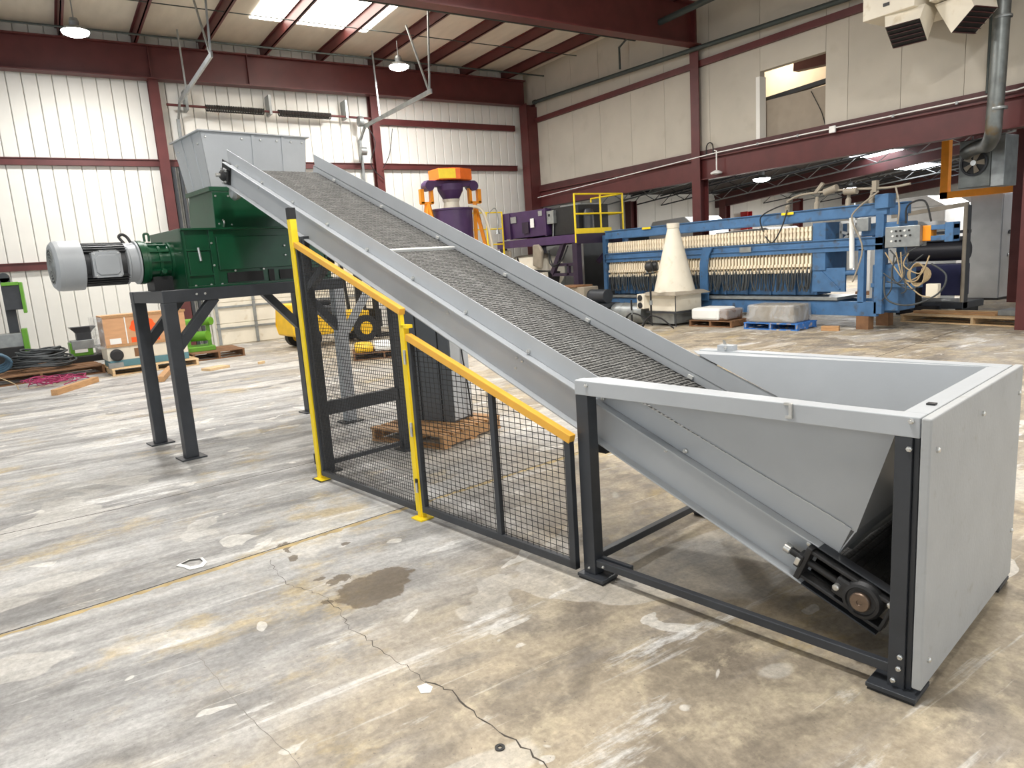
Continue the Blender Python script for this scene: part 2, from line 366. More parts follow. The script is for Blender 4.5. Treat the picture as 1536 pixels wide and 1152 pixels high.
# low partition and lit loft room behind the opening
box(WX0 - 1.2, WX1 + 0.6, YR + 0.24, YR + 0.28, WZ0, 4.83).build('partition', 'board_tan', wn, label='tan half-height board inside the opening')
box(WX0 - 3.6, WX1 + 3.6, YR + 2.4, YR + 2.5, WZ0, 6.6).build('loft_wall', 'plaster', wn)
box(WX0 - 3.6, WX1 + 3.6, YR + 0.2, YR + 2.5, 6.5, 6.6).build('loft_ceiling', 'wall_beige', wn)
bar((WX0 - 0.55, YR + 0.42, 4.87), (WX1 + 0.3, YR + 0.42, 4.97), 0.12, 0.09).build('cable_tray', 'black_steel', wn)
bar((WX0 + 0.2, YR + 1.0, 5.62), (WX1 + 0.6, YR + 1.0, 5.50), 0.2, 0.34).build('loft_beam', 'red_steel', wn)
box(WX1 - 0.35, WX1 + 0.1, YR + 1.9, YR + 2.1, 4.95, 5.25).build('loft_box', 'orange_bright', wn)
MB().tube([(-8.15, YR + 0.22, 4.78), (-8.02, YR + 0.21, 4.55), (-7.9, YR + 0.22, 4.3), (-7.80, YR + 0.20, 4.02)], 0.008, smooth=4).build('hanging_wire', 'rubber', wn)
MB().lathe([(0.0, -0.08), (0.06, -0.06), (0.07, 0.0), (0.03, 0.08)], (-10.3, YR + 1.4, 6.3), (0, 0, 1), 14).build('loft_fill_bulb', 'lens', wn)  # unseen bulb, added with its point light to brighten the loft wall
ld = bpy.data.lights.new('loft_fill_light', 'POINT'); ld.energy = 120; ld.color = (1.0, 0.9, 0.76); ld.shadow_soft_size = 0.1
lo = bpy.data.objects.new('loft_fill_light', ld); COL.objects.link(lo); lo.parent = wn; lo.location = (-10.3, YR + 1.4, 6.15)

# portal frames
def ibeam_x(x0, x1, y, z0, z1, w):
    t = 0.03
    return MB().box(x0, x1, y - w / 2, y + w / 2, z0, z0 + t).box(x0, x1, y - w / 2, y + w / 2, z1 - t, z1).box(x0, x1, y - 0.012, y + 0.012, z0 + t, z1 - t)
def ibeam_y(y0, y1, x, z0, z1, w):
    t = 0.03
    return MB().box(x - w / 2, x + w / 2, y0, y1, z0, z0 + t).box(x - w / 2, x + w / 2, y0, y1, z1 - t, z1).box(x - 0.012, x + 0.012, y0, y1, z0 + t, z1 - t)
def icol(x, y, w, d, z1, alongx=True):
    t = 0.02
    m = MB()
    if alongx: m.box(x - w / 2, x + w / 2, y - d / 2, y - d / 2 + t, 0, z1).box(x - w / 2, x + w / 2, y + d / 2 - t, y + d / 2, 0, z1).box(x - 0.01, x + 0.01, y - d / 2 + t, y + d / 2 - t, 0, z1)
    else: m.box(x - d / 2, x - d / 2 + t, y - w / 2, y + w / 2, 0, z1).box(x + d / 2 - t, x + d / 2, y - w / 2, y + w / 2, 0, z1).box(x - d / 2 + t, x + d / 2 - t, y - 0.01, y + 0.01, 0, z1)
    return m
n_trim = [0]
def trim(mb, mat='red_steel', bev=0.0):
    n_trim[0] += 1; return struct(mb.build('trim_%d' % n_trim[0], mat, None, bev))
r1 = trim(ibeam_y(-14, 11.0, XB + 0.28, 6.48, 7.24, 0.30))       # rafter along the back wall
for yy in (-4, 0.25, 2.5, 7.5): box(XB + 0.15, XB + 0.41, yy - 0.008, yy + 0.008, 6.5, 7.22).build('stiffener', 'red_steel', r1)
r2 = trim(ibeam_y(-14, 11.1, -10.95, 6.38, 7.30, 0.30))          # rafter of the next frame
box(-11.09, -10.81, 10.9, 10.92, 6.4, 7.28).build('stiffener', 'red_steel', r2)
r3 = trim(ibeam_y(-14, 11.1, -3.9, 6.38, 7.30, 0.30))
for yy in (0.28, 5.85): trim(icol(XB + 0.20, yy, 0.22, 0.24, 6.5, False))
trim(icol(XB + 0.45, YR - 0.22, 0.40, 0.34, 6.5))
trim(box(XB + 0.62, XB + 0.66, YR - 0.36, YR + 0.05, 0, 6.4))
trim(icol(-11.0, YR + 0.0, 0.26, 0.30, 6.4))
trim(icol(-3.9, YR + 0.0, 0.26, 0.30, 6.4))
# girts
g = trim(box(XB + 0.012, XB + 0.10, -14, 0.16, 2.20, 2.38)); box(XB + 0.10, XB + 0.13, -14, 0.16, 2.36, 2.38).build('girt_lip', 'red_steel', g)
g = trim(box(XB + 0.012, XB + 0.12, -14, 10.7, 4.52, 4.68)); box(XB + 0.12, XB + 0.15, -14, 10.7, 4.66, 4.68).build('girt_lip', 'red_steel', g)
trim(box(XB + 0.012, XB + 0.12, 5.9, 10.7, 5.75, 5.92))
trim(box(XB, 6, YR - 0.09, YR, 5.92, 6.06))
b1 = trim(box(XB, 6, YR - 0.02, YR + 0.02, 3.34, 3.82))
box(XB, 6, YR - 0.10, YR + 0.16, 3.80, 3.83).build('top_flange', 'red_steel', b1); box(XB, 6, YR - 0.10, YR + 0.16, 3.32, 3.345).build('bottom_flange', 'red_steel', b1)
b2 = trim(box(XB, 6, YR - 0.07, YR + 0.10, 3.83, 4.0), 'red_dark')
# roof with daylight panels, purlins and rods
RZ = 7.52
ce = struct(box(-20, 10, -14, 11.6, RZ + 0.05, RZ + 0.12).build('ceiling', 'ceiling_sheet'))
PUR = [round(-10.36 + 1.48 * k, 2) for k in range(15)]
for a, b in zip([-11.8] + PUR, PUR + [11.3]):
    m = MB(); xs = [-18.5, -15.9, -13.9, -11.0, -7, -3, 1, 5, 9.5]
    box(-18.5, 9.5, a + 0.01, b - 0.01, RZ, RZ + 0.05).build('roof_sheet', 'ceiling_sheet', ce)
for yy in PUR:
    trim(MB().box(XB, 9.5, yy - 0.012, yy + 0.012, 7.26, RZ).box(XB, 9.5, yy - 0.012, yy + 0.06, 7.26, 7.275).box(XB, 9.5, yy - 0.06, yy + 0.012, 7.505, RZ), 'red_steel')
def skylight(x0, x1, y0, y1):
    o = box(x0, x1, y0, y1, RZ - 0.02, RZ - 0.005).build('daylight_panel', 'skylight', ce); return o
for (x0, x1) in ((-16.1, -13.6), (-8.6, -6.1), (-1.4, 1.1)):
    for (a, b) in ((2.2, 2.9), (3.02, 4.38), (4.50, 5.0)): skylight(x0, x1, a, b)
for (x0, x1) in ((-8.6, -6.1), (-1.4, 1.1)): skylight(x0, x1, -4.38, -3.02)
for k, (za, zb) in enumerate(((7.14, 7.14), (7.30, 7.30))):
    trim(cyl((-16.9 + 1.6 * k, -12, za), (-16.9 + 1.6 * k, 11.0, zb), 0.022 if k == 0 else 0.012, n=8), 'pipe_dark')
trim(cyl((-12.9, -12, 7.05), (-12.9, 11.0, 7.05), 0.03, n=8), 'pipe_dark')

# adjoining hall seen under the beam
struct(MB().prism([(XB, YR + 2.5, 3.75), (10, YR + 2.5, 5.9), (10, YR + 2.5, 6.0), (XB, YR + 2.5, 3.85)], (0, 19.7, 0)).box(XB, 10, YR + 0.17, YR + 2.5, 3.93, 4.0).build('ceiling_hall', 'dark_ceiling'))
wf = struct(box(XB, 10, 30.0, 30.2, 0, 6).build('wall_far', 'concrete_far'))
def hz(x): return 3.75 + (x - XB) * 2.15 / 28.3
for k, yy in enumerate((14.2, 15.7, 17.2, 19.2, 21.2, 23.2, 25.2, 27.2)):
    m = MB(); m.bar((XB, yy, hz(XB) - 0.05), (8, yy, hz(8) - 0.05), 0.05, 0.05).bar((XB, yy, hz(XB) - 0.40), (8, yy, hz(8) - 0.40), 0.04, 0.04)
    n = 44
    for i in range(n):
        xa = XB + 26.3 * i / n; xb = XB + 26.3 * (i + 1) / n
        m.bar((xa, yy, hz(xa) - (0.05 if i % 2 else 0.40)), (xb, yy, hz(xb) - (0.40 if i % 2 else 0.05)), 0.02, 0.02)
    trim(m, 'dark_steel' if k % 3 else 'galv')
for yy in (20.3, 29.0):
    trim(MB().bar((XB, yy, hz(XB) - 0.30), (8, yy, hz(8) - 0.30), 0.25, 0.5), 'red_dark')
for (x, yy) in ((-17.9, 15.3), (-17.9, 20.3), (-17.9, 25), (-6.0, 16.15), (-9.2, 25.5), (-11.9, 29.0)):
    trim(icol(x, yy, 0.30, 0.30, hz(x) - 0.3), 'red_steel')
trim(icol(-17.9, 21.6, 0.35, 0.30, 3.0), 'red_bright')
ch = [o for o in bpy.data.objects if o.name == 'ceiling_hall'][0]
for (x, yy) in ((-12.0, 19.0), (-8.3, 21.5), (-13.5, 24.5), (-5.4, 17.5), (-4.6, 22.5), (-10, 27)):
    MB().prism([(x, yy, hz(x) - 0.01), (x + 1.0, yy, hz(x + 1.0) - 0.01), (x + 1.0, yy, hz(x + 1.0) - 0.03), (x, yy, hz(x) - 0.03)], (0, 2.0, 0)).build('daylight_panel', 'far_light', ch)

# sectional door in the back wall with its tracks and spring shaft
d1 = struct(box(XB + 0.02, XB + 0.05, 0.95, 5.35, 0, 3.9).build('door_1', 'cream_paint'))
for k in range(7):
    z0 = 0.02 + 0.55 * k
    box(XB + 0.05, XB + 0.075, 0.96, 5.34, z0 + 0.006, z0 + 0.544).build('door_section', 'cream_paint', d1)
    box(XB + 0.075, XB + 0.11, 0.96, 5.34, z0 + 0.40, z0 + 0.45).build('door_strut', 'galv', d1)
    for yy in (0.98, 1.93, 3.2, 4.4): box(XB + 0.075, XB + 0.12, yy, yy + 0.07, z0 + 0.006, z0 + 0.54).build('door_stile', 'galv', d1)
for yy, zt in ((0.76, 5.95), (5.42, 5.6)):
    m = MB().box(XB + 0.05, XB + 0.16, yy - 0.05, yy + 0.02, 0, zt - 0.3)
    m.bar((XB + 0.1, yy, zt - 0.3), (XB + 0.55, yy, zt), 0.04, 0.09).bar((XB + 0.5, yy, zt), (XB + 4.6, yy, zt + 0.02), 0.04, 0.10)
    for xx, dx in ((XB + 1.6, -0.1), (XB + 4.5, -0.9), (XB + 4.5, 0.25)): m.bar((xx, yy, zt), (xx + dx, yy, 7.3), 0.035, 0.035)
    m.build('door_track', 'galv', d1)
box(XB + 0.05, XB + 0.22, 0.42, 0.50, 0, 4.5).build('door_jamb', 'dark_steel', d1)
box(XB + 0.05, XB + 0.20, 0.60, 0.66, 0, 4.5).build('door_jamb', 'dark_steel', d1)
sh = cyl((XB + 0.32, 0.5, 5.93), (XB + 0.32, 5.7, 5.86), 0.03, n=10).build('spring_shaft', 'red_steel', d1)
for ya, yb in ((1.38, 2.78), (3.15, 4.55)):
    m = MB(); n = 60
    m.tube([(XB + 0.32 + 0.085 * math.cos(i * 0.9), ya + (yb - ya) * i / 240.0, 5.92 - 0.014 * (ya + (yb - ya) * i / 240.0) + 0.075 * math.sin(i * 0.9)) for i in range(241)], 0.016, n=5)
    m.build('torsion_spring', 'insul', d1)
for yy in (0.95, 2.95, 5.0): box(XB + 0.02, XB + 0.4, yy - 0.03, yy + 0.03, 5.82, 6.3).build('spring_bracket', 'galv', d1)
MB().cyl((XB + 0.4, 5.3, 5.75), (XB + 0.4, 5.42, 5.75), 0.14).cyl((XB + 0.45, 5.25, 4.95), (XB + 0.45, 5.42, 4.95), 0.11).build('cable_drum', 'galv', d1)
MB().tube([(XB + 0.4, 5.5, 5.7), (XB + 0.5, 5.7, 5.2), (XB + 0.4, 5.55, 4.6), (XB + 0.4, 5.9, 4.2)], 0.012, smooth=5).tube([(XB + 0.4, 6.3, 5.6), (XB + 0.5, 6.1, 4.9), (XB + 0.4, 5.9, 4.5)], 0.01, smooth=5).build('door_chain', 'rubber', d1)
# ------------------------------------------------------------------ conveyor line (own axes: x downhill to the hopper, y across, turned in the room)
CA = math.radians(9.5751)
def cthing(name, label, cat, local, group=None):
    c, s = math.cos(CA), math.sin(CA)
    return thing(name, label, cat, (local[0] * c - local[1] * s, local[0] * s + local[1] * c, local[2]), CA, group, local)
TH = math.radians(22.3); TC, TS = math.cos(TH), math.sin(TH)
def CV(s, y, n): return (-3.2 + s * TC + n * TS, y, 1.394 - s * TS + n * TC)
YN, YF = 0.168, 1.077                       # inner faces of the two side channels
conv = cthing('belt_conveyor', 'grey inclined belt conveyor rising from the hopper to the green shredder', 'conveyor', (-4.79, 0.55, 0))
def channel(sgn, y, name):
    m = MB(); a, b = -3.345, 2.94
    lo, hi = sorted((y, y - sgn * 0.007)); m.box(a, b, lo, hi, 0, 0.208)
    lo, hi = sorted((y, y - sgn * 0.055)); m.box(a, b, lo, hi, 0.199, 0.208).box(a, b, lo, hi, 0, 0.009)
    return m.map(CV).build('side_channel', 'gray_paint', conv, 0.002)
channel(1, YN, 'near'); channel(-1, YF, 'far')
def guard(sgn, y):
    lo, hi = sorted((y - sgn * 0.004, y + sgn * 0.002))
    m = MB(); up = CV(-3.36, lo, 0.322)
    P = [CV(-3.36, lo, 0.322), CV(1.55, lo, 0.322), CV(3.006, lo, 0.336), CV(3.006, lo, 0.209), CV(-3.30, lo, 0.209)]
    # the upper end is cut plumb
    P[-1] = (up[0], lo, CV(-3.30, lo, 0.209)[2] + (CV(-3.30, lo, 0.209)[0] - up[0]) * math.tan(TH))
    return m.prism(P, (0, hi - lo, 0)).build('side_guard', 'gray_paint', conv, 0.0015)
guard(1, YN); guard(-1, YF)
# belt loop, tread and pulleys
def loop(r, n0, sa, sb, k=14):
    pts = [(sb + r * math.sin(t), n0 + r * math.cos(t)) for t in [math.pi * i / k for i in range(k + 1)]]
    pts += [(sa - r * math.sin(t), n0 - r * math.cos(t)) for t in [math.pi * i / k for i in range(k + 1)]]
    return pts
o_, i_ = loop(0.078, 0.088, -3.22, 3.17), loop(0.068, 0.088, -3.22, 3.17)
m = MB(); n = len(o_); ya, yb = 0.188, 1.057
vs = [(s, ya, q) for s, q in o_] + [(s, yb, q) for s, q in o_] + [(s, ya, q) for s, q in i_] + [(s, yb, q) for s, q in i_]
fs = []
for k in range(n):
    j = (k + 1) % n
    fs += [(k, j, n + j, n + k), (2 * n + j, 2 * n + k, 3 * n + k, 3 * n + j), (k, 2 * n + k, 2 * n + j, j), (n + j, 3 * n + j, 3 * n + k, n + k)]
belt = m.add(vs, fs).map(CV).build('belt', 'belt', conv)
m = MB(); tailm = MB(); s = -3.21; row = 0
rows = []
while s < 3.16:
    off = 0.5 if row % 2 else 0.0; c = 0
    while True:
        yc = 0.206 + (c + off) * 0.036
        if yc > 1.042: break
        a = 0.0158 + random.uniform(-0.0015, 0.0015); ds = random.uniform(-0.0022, 0.0022); z0 = 0.165; z1 = 0.1695 + random.uniform(-0.001, 0.001)
        w = 0.0068; t = random.uniform(0.0045, 0.0085)
        if s > 2.85: z1 = 0.1675; w = 0.0125; a = 0.0168; ds = t = 0
        (tailm if s > 2.85 else m).add([(s + ds - w - t, yc - a, z0), (s + ds + w - t, yc - a, z0), (s + ds + w + t, yc + a, z0), (s + ds - w + t, yc + a, z0),
               (s + ds - w * .8 - t, yc - a * .85, z1), (s + ds + w * .8 - t, yc - a * .85, z1), (s + ds + w * .8 + t, yc + a * .85, z1), (s + ds - w * .8 + t, yc + a * .85, z1)],
              [(4, 5, 6, 7), (0, 1, 5, 4), (1, 2, 6, 5), (2, 3, 7, 6), (3, 0, 4, 7)])
        c += 1
    s += 0.029; row += 1
m.map(CV).build('belt_tread', 'belt_tread', belt, kind='stuff', label='grey rough-top pattern of the belt')
# the tread wraps round the tail
m = tailm
for k in range(11):
    t = math.pi * (k + 0.5) / 11
    for c in range(20):
        yc = 0.205 + (c + (0.5 if k % 2 else 0)) * 0.0425
        if yc < 1.045:
            sx, nn = 3.17 + 0.078 * math.sin(t), 0.088 + 0.078 * math.cos(t); dx, dn = math.sin(t) * 0.003, math.cos(t) * 0.003; tx, tn = math.cos(t) * 0.0105, -math.sin(t) * 0.0105
            m.add([(sx - tx, yc - .0198, nn - tn), (sx + tx, yc - .0198, nn + tn), (sx + tx, yc + .0198, nn + tn), (sx - tx, yc + .0198, nn - tn), (sx + dx - tx * .6, yc - .016, nn + dn - tn * .8), (sx + dx + tx * .6, yc - .016, nn + dn + tn * .8), (sx + dx + tx * .8, yc + .016, nn + dn + tn * .8), (sx + dx - tx * .8, yc + .016, nn + dn - tn * .8)],
                  [(4, 5, 6, 7), (0, 1, 5, 4), (1, 2, 6, 5), (2, 3, 7, 6), (3, 0, 4, 7)])
m.map(CV).build('belt_tread', 'belt', belt, kind='stuff')
box(-0.845, -0.812, 0.19, 1.055, 0.166, 0.188).map(CV).build('belt_cleat', 'white_strip', belt, 0.003, label='pale cleat across the belt')
for s in (-3.22, 3.17): MB().cyl((s, 0.18, 0.088), (s, 1.065, 0.088), 0.067, n=24).map(CV).build('pulley', 'black_steel', conv)
for s in (-2.2, -1.1, 0, 1.1, 2.2): MB().cyl((s, 0.175, 0.03), (s, 1.07, 0.03), 0.02, n=10).map(CV).build('return_roller', 'black_steel', conv)
for s in (-2.9, -1.7, -0.5, 0.7, 1.9): box(s, s + 0.06, 0.17, 1.075, 0.10, 0.145).map(CV).build('cross_member', 'black_steel', conv)
box(-3.2, -0.3, 0.2, 1.04, -0.014, -0.008).map(CV).build('drip_pan', 'black_steel', conv)
# clips and bolts
hexm = shared(MB().lathe([(0.0105, 0), (0.0105, 0.009), (0.007, 0.011)], (0, 0, 0), (0, -1, 0), 6).cyl((0, 0.001, 0), (0, -0.017, 0), 0.0055, n=8), 'bolt', 'zinc')
def cbolt(s, y, n_, sc=1.0, par=None):
    p = CV(s, y, n_); return inst(hexm, 'bolt', par or conv, p, (0, TH, 0), (sc, sc, sc))
for s in (-3.1, -2.55, -1.95, -1.35, -0.75, -0.15, 0.45, 1.05, 1.65, 2.2): cbolt(s, YN - 0.004, 0.228, 1.25)
for s in (-2.62, -2.05, 0.1, 0.28, 0.97): cbolt(s, YN - 0.007, 0.13 + 0.03 * math.sin(9 * s), 0.75)
for s, q in ((0.98, 0.085), (2.1, 0.17), (1.02, 0.15)): cbolt(s, YN - 0.007, q, 0.8)
for s in (-2.9, -2.0, -1.1, -0.2, 0.7, 1.6): box(s, s + 0.035, YF - 0.02, YF - 0.004, 0.17, 0.19).map(CV).build('guard_clip', 'white_strip', conv)
# head bearing
m = box(-3.43, -3.235, 0.148, 0.160, 0.005, 0.215); m.map(CV).build('bearing_plate', 'black_steel', conv, 0.002)
hb = MB().box(-3.36, -3.245, 0.120, 0.150, 0.03, 0.15).map(CV).build('head_bearing', 'cast_iron', conv, 0.01)
MB().lathe([(0.055, 0), (0.052, 0.03), (0.034, 0.045)], (-3.30, 0.125, 0.09), (0, -1, 0), 20).map(CV).build('bearing_housing', 'cast_iron', hb)
MB().cyl((-3.30, 0.16, 0.09), (-3.30, 0.04, 0.09), 0.017, n=14).map(CV).build('shaft', 'zinc', hb)
for a, b_ in ((-3.35, 0.04), (-3.255, 0.04), (-3.35, 0.14), (-3.255, 0.14)): cbolt(a, 0.12, b_, 1.0, hb)
MB().lathe([(0.0, 0), (0.05, 0.01), (0.075, 0.04), (0.06, 0.09), (0, 0.1)], CV(-3.28, 0.17, -0.075), (0, 1, 0), 16).build('discharge_cover', 'galv', conv)
# tail frame and screw take-up, both sides
for sg, y0 in ((1, YN), (-1, YF)):
    def sy(d): return y0 - sg * d
    def B(s0, s1, d0, d1, n0, n1):
        a, b = sorted((sy(d0), sy(d1))); return (s0, s1, a, b, n0, n1)
    m = MB().box(*B(2.90, 3.285, 0, 0.008, 0.185, 0.205)).box(*B(2.90, 3.285, 0, 0.055, 0.199, 0.206)).box(*B(2.94, 3.275, 0, 0.007, 0, 0.022)).box(*B(2.94, 3.275, 0, 0.055, 0, 0.008))
    m.map(CV).build('tail_frame', 'dark_steel', conv, 0.002)
    tu = MB().box(*B(2.905, 3.285, 0.02, 0.075, 0.168, 0.184)).box(*B(2.905, 3.285, 0.02, 0.075, 0.040, 0.056)).box(*B(2.905, 2.93, 0.015, 0.085, 0.03, 0.195)).box(*B(3.27, 3.285, 0.02, 0.075, 0.04, 0.184)).box(*B(2.905, 3.285, 0.0, 0.02, 0.166, 0.196)).box(*B(2.905, 3.285, 0.0, 0.02, 0.028, 0.056)).map(CV).build('take_up_frame', 'cast_iron', conv, 0.004)
    MB().cyl((2.83, sy(0.05), 0.116), (3.10, sy(0.05), 0.116), 0.0165, n=14).map(CV).build('take_up_screw', 'black_steel', tu)
    MB().lathe([(0.022, 0), (0.022, 0.028), (0.018, 0.032)], (2.815, sy(0.05), 0.116), (1, 0, 0), 6).map(CV).build('screw_head', 'zinc', tu)
    MB().box(*B(2.886, 2.914, 0.03, 0.095, 0.085, 0.147)).map(CV).build('screw_block', 'cast_iron', tu, 0.006)
    MB().box(*B(2.888, 2.908, 0.095, 0.102, 0.098, 0.134)).map(CV).build('lock_nut', 'zinc', tu, 0.003)
    bb = MB().box(*B(3.06, 3.12, 0.02, 0.085, 0.075, 0.157)).map(CV).build('bearing_block', 'cast_iron', tu, 0.008)
    MB().lathe([(0.082, 0), (0.082, 0.05), (0.072, 0.065), (0.060, 0.068), (0.056, 0.060), (0.046, 0.060)], (3.175, sy(0.02), 0.116), (0, -sg, 0), 28).map(CV).build('bearing_housing', 'cast_iron', tu)
    MB().lathe([(0.040, 0), (0.040, 0.095), (0.036, 0.099), (0.012, 0.099), (0.010, 0.095), (0, 0.095)], (3.175, sy(0.0), 0.116), (0, -sg, 0), 24).map(CV).build('shaft', 'shaft', tu)
    MB().lathe([(0.014, 0), (0.014, 0.02), (0.009, 0.024)], (3.075, sy(0.085), 0.117), (0, -sg, 0), 8).map(CV).build('grease_nut', 'zinc', tu)
    if sg == 1:
        MB().lathe([(0.013, 0), (0.013, 0.012), (0.006, 0.016)], (2.895, sy(0.02), 0.178), (0, -1, 0), 8).map(CV).build('bolt', 'zinc', tu)
        MB().lathe([(0.012, 0), (0.012, 0.012), (0.006, 0.016)], (3.27, sy(0.075), 0.176), (0, -1, 0), 8).map(CV).build('bolt', 'zinc', tu)
# support trestle under the upper half
def cz(x): return 1.394 - (x + 3.2) * math.tan(TH)
for yy in (0.10, 0.925):
    MB().box(-4.83, -4.75, yy, yy + 0.08, 0.012, cz(-4.79) - 0.02).build('support_leg', 'dark_steel', conv, 0.003)
    MB().box(-4.88, -4.68, yy - 0.04, yy + 0.12, 0, 0.012).build('foot_plate', 'dark_steel', conv)
    MB().bar((-4.75, yy + 0.04, 1.62), (-4.35, yy + 0.04, cz(-4.35) - 0.03), 0.06, 0.06).build('knee_brace', 'dark_steel', conv)
    MB().box(-4.87, -4.71, yy + 0.01, yy + 0.07, cz(-4.71) - 0.04, cz(-4.79) - 0.0).build('saddle', 'dark_steel', conv)
MB().box(-4.82, -4.76, 0.18, 0.925, 0.50, 0.62).build('cross_brace', 'dark_steel', conv, 0.003)
MB().box(-4.81, -4.77, 0.18, 0.925, 0.05, 0.09).build('cross_brace', 'dark_steel', conv, 0.002)
MB().box(-1.62, -1.56, 0.13, 0.98, cz(-1.59) - 0.05, cz(-1.59) - 0.005).build('hopper_hanger', 'black_steel', conv)

# ------------------------------------------------------------------ feed hopper
HT, W, L1 = 1.103, 1.262, -1.645
hop = cthing('feed_hopper', 'grey feed hopper on dark posts round the low end of the conveyor', 'hopper', (-0.8, 0.62, 0))
RW = 0.077
box(L1, 0.0, 0.0, RW, HT - RW, HT).build('rim_rail', 'gray_paint', hop, 0.004)
box(L1, 0.0, W - RW, W, HT - RW, HT).build('rim_rail', 'gray_paint', hop, 0.004)
box(-RW, 0.0, RW + 0.002, W - RW - 0.002, HT - RW, HT - 0.001).build('rim_rail', 'gray_paint', hop, 0.004)
def angle_post(x0, x1, y0, y1, sx, sy_):
    t = 0.008
    m = MB()
    m.box(x0, x1, (y0 if sy_ > 0 else y1 - t), (y0 + t if sy_ > 0 else y1), 0.03, HT - RW)
    m.box((x1 - t if sx > 0 else x0), (x1 if sx > 0 else x0 + t), y0, y1, 0.03, HT - RW)
    return m
post = lambda m: m.build('post', 'dark_steel', hop, 0.003)
post(MB().box(-0.083, -0.024, 0.002, 0.062, 0.03, HT - RW).box(-0.024, -0.004, 0.018, 0.07, 0.03, HT - RW - 0.004))
post(box(-1.643, -1.562, 0.002, 0.075, 0.03, HT - RW)); post(box(-0.083, -0.002, W - 0.08, W - 0.002, 0.03, HT - RW)); post(box(-1.643, -1.562, W - 0.08, W - 0.002, 0.03, HT - RW))
for x0, x1, y0, y1 in ((-0.15, 0.03, -0.035, 0.125), (-1.665, -1.485, -0.03, 0.10), (-0.15, 0.03, W - 0.13, W + 0.04), (-1.69, -1.48, W - 0.12, W + 0.05)):
    fp = box(x0, x1, y0, y1, 0.012, 0.03).build('foot_plate', 'dark_steel', hop, 0.003)
    box(x0 + 0.006, x1 - 0.006, y0 + 0.006, y1 - 0.006, 0.0, 0.012).build('rubber_pad', 'rubber', fp)
box(-1.60, -1.36, 0.055, 0.078, 0.075, 0.12).build('splice_bar', 'dark_steel', hop, 0.002)
box(-1.565, -0.083, 0.012, 0.045, 0.074, 0.114).build('tie_bar', 'dark_steel', hop, 0.003)
box(-1.565, -0.083, W - 0.045, W - 0.012, 0.074, 0.114).build('tie_bar', 'dark_steel', hop, 0.003)
box(-1.622, -1.582, 0.075, W - 0.08, 0.088, 0.128).build('tie_bar', 'dark_steel', hop, 0.003)
ep = box(0.006, 0.040, -0.012, W + 0.010, 0.058, HT + 0.002).build('end_panel', 'gray_panel', hop, 0.006, label='pale weathered end panel with bolt heads')
boltx = shared(MB().lathe([(0.011, 0), (0.011, 0.007), (0.007, 0.011)], (0, 0, 0), (1, 0, 0), 8), 'bolt', 'zinc')
for yy, zz in ((0.055, 0.98), (0.055, 0.16), (W - 0.05, 0.98), (W - 0.04, 0.30), (0.62, 1.0)): inst(boltx, 'bolt', ep, (0.040, yy, zz))
# sloped plates
def gtop(x): return 1.394 - (x + 3.2) * math.tan(TH) + 0.336 / TC
def splate(sg, y0):
    yt = y0 + sg * (RW + 0.001); yb = (YN if sg > 0 else YF) + sg * 0.004
    xa = -3.2 + (1.394 + 0.336 / TC - 1.095) / math.tan(TH)
    A = Vector((xa, yb, 1.095)); A2 = Vector((xa - 0.10, yt, 1.095)); B_ = Vector((-RW - 0.002, yt, 1.098)); C_ = Vector((-0.275, yb, gtop(-0.275) - 0.010)); A3 = Vector((xa - 0.10, yb, 1.02))
    m = MB().prism([A, B_, C_], (0, sg * 0.005, 0))
    m.prism([A, A2, B_], (0, 0, -0.004))
    return m.build('side_plate', 'gray_paint', hop)
splate(1, 0.0); splate(-1, W)
MB().prism([(-RW - 0.002, RW, 1.098), (-RW - 0.002, W - RW, 1.098), (-0.275, YF - 0.004, gtop(-0.275) - 0.004), (-0.343, YF - 0.004, 0.437), (-0.343, YN + 0.004, 0.437), (-0.275, YN + 0.004, gtop(-0.275) - 0.004)], (-0.006, 0, 0)).build('chute_plate', 'gray_paint', hop)
MB().tube([CV(1.62 + 0.02 * k, YN - 0.003, 0.3235 + 0.0125 * (0.02 * k) / 1.386 + random.uniform(-0.0012, 0.0012)) for k in range(69)], 0.0022, n=5).build('weld_highlight', 'white_strip', hop)  # weld seam; near-white colour stands in for the highlight along the edge
MB().prism([(-0.342, 0.26, 0.437), (-0.342, YF - 0.05, 0.437), (-0.338, YF - 0.05, 0.405), (-0.34, 0.9, 0.42), (-0.338, 0.7, 0.408), (-0.338, 0.5, 0.424), (-0.338, 0.3, 0.414)], (-0.004, 0, 0)).build('rubber_skirt', 'galv', hop, label='ragged pale skirt strip along the chute edge')
def ybolt(x, z, y=0.0, sc=1.0): return inst(hexm, 'bolt', hop, (x, y, z), (0, 0, 0), (sc, sc, sc))
for x, z in ((-0.028, 1.088), (-1.56, 1.082), (-0.032, 0.985), (-0.038, 0.165), (-0.042, 0.115), (-0.06, 0.06)): ybolt(x, z)
for x, z in ((-1.60, 0.065), (-1.50, 0.098)): ybolt(x, z, 0.0, 0.7)
MB().box(-0.50, -0.468, -0.006, 0.0, HT - 0.008, HT + 0.004).box(-0.476, -0.462, -0.014, 0.0, HT - 0.055, HT + 0.002).box(-0.49, -0.462, -0.012, -0.002, HT - 0.06, HT - 0.048).build('latch_hook', 'zinc', hop, 0.002)
lb = MB().box(-1.52, -1.415, W - 0.072, W - 0.012, HT, HT + 0.034).build('clamp_box', 'gray_paint', hop, 0.002)
MB().prism([(-1.49, W - 0.04, HT + 0.034), (-1.47, W - 0.04, HT + 0.034), (-1.485, W - 0.04, HT + 0.062), (-1.497, W - 0.04, HT + 0.062)], (0, -0.006, 0)).build('clamp_tab', 'zinc', lb)
inst(hexm, 'bolt', lb, (-1.46, W - 0.072, HT + 0.018))
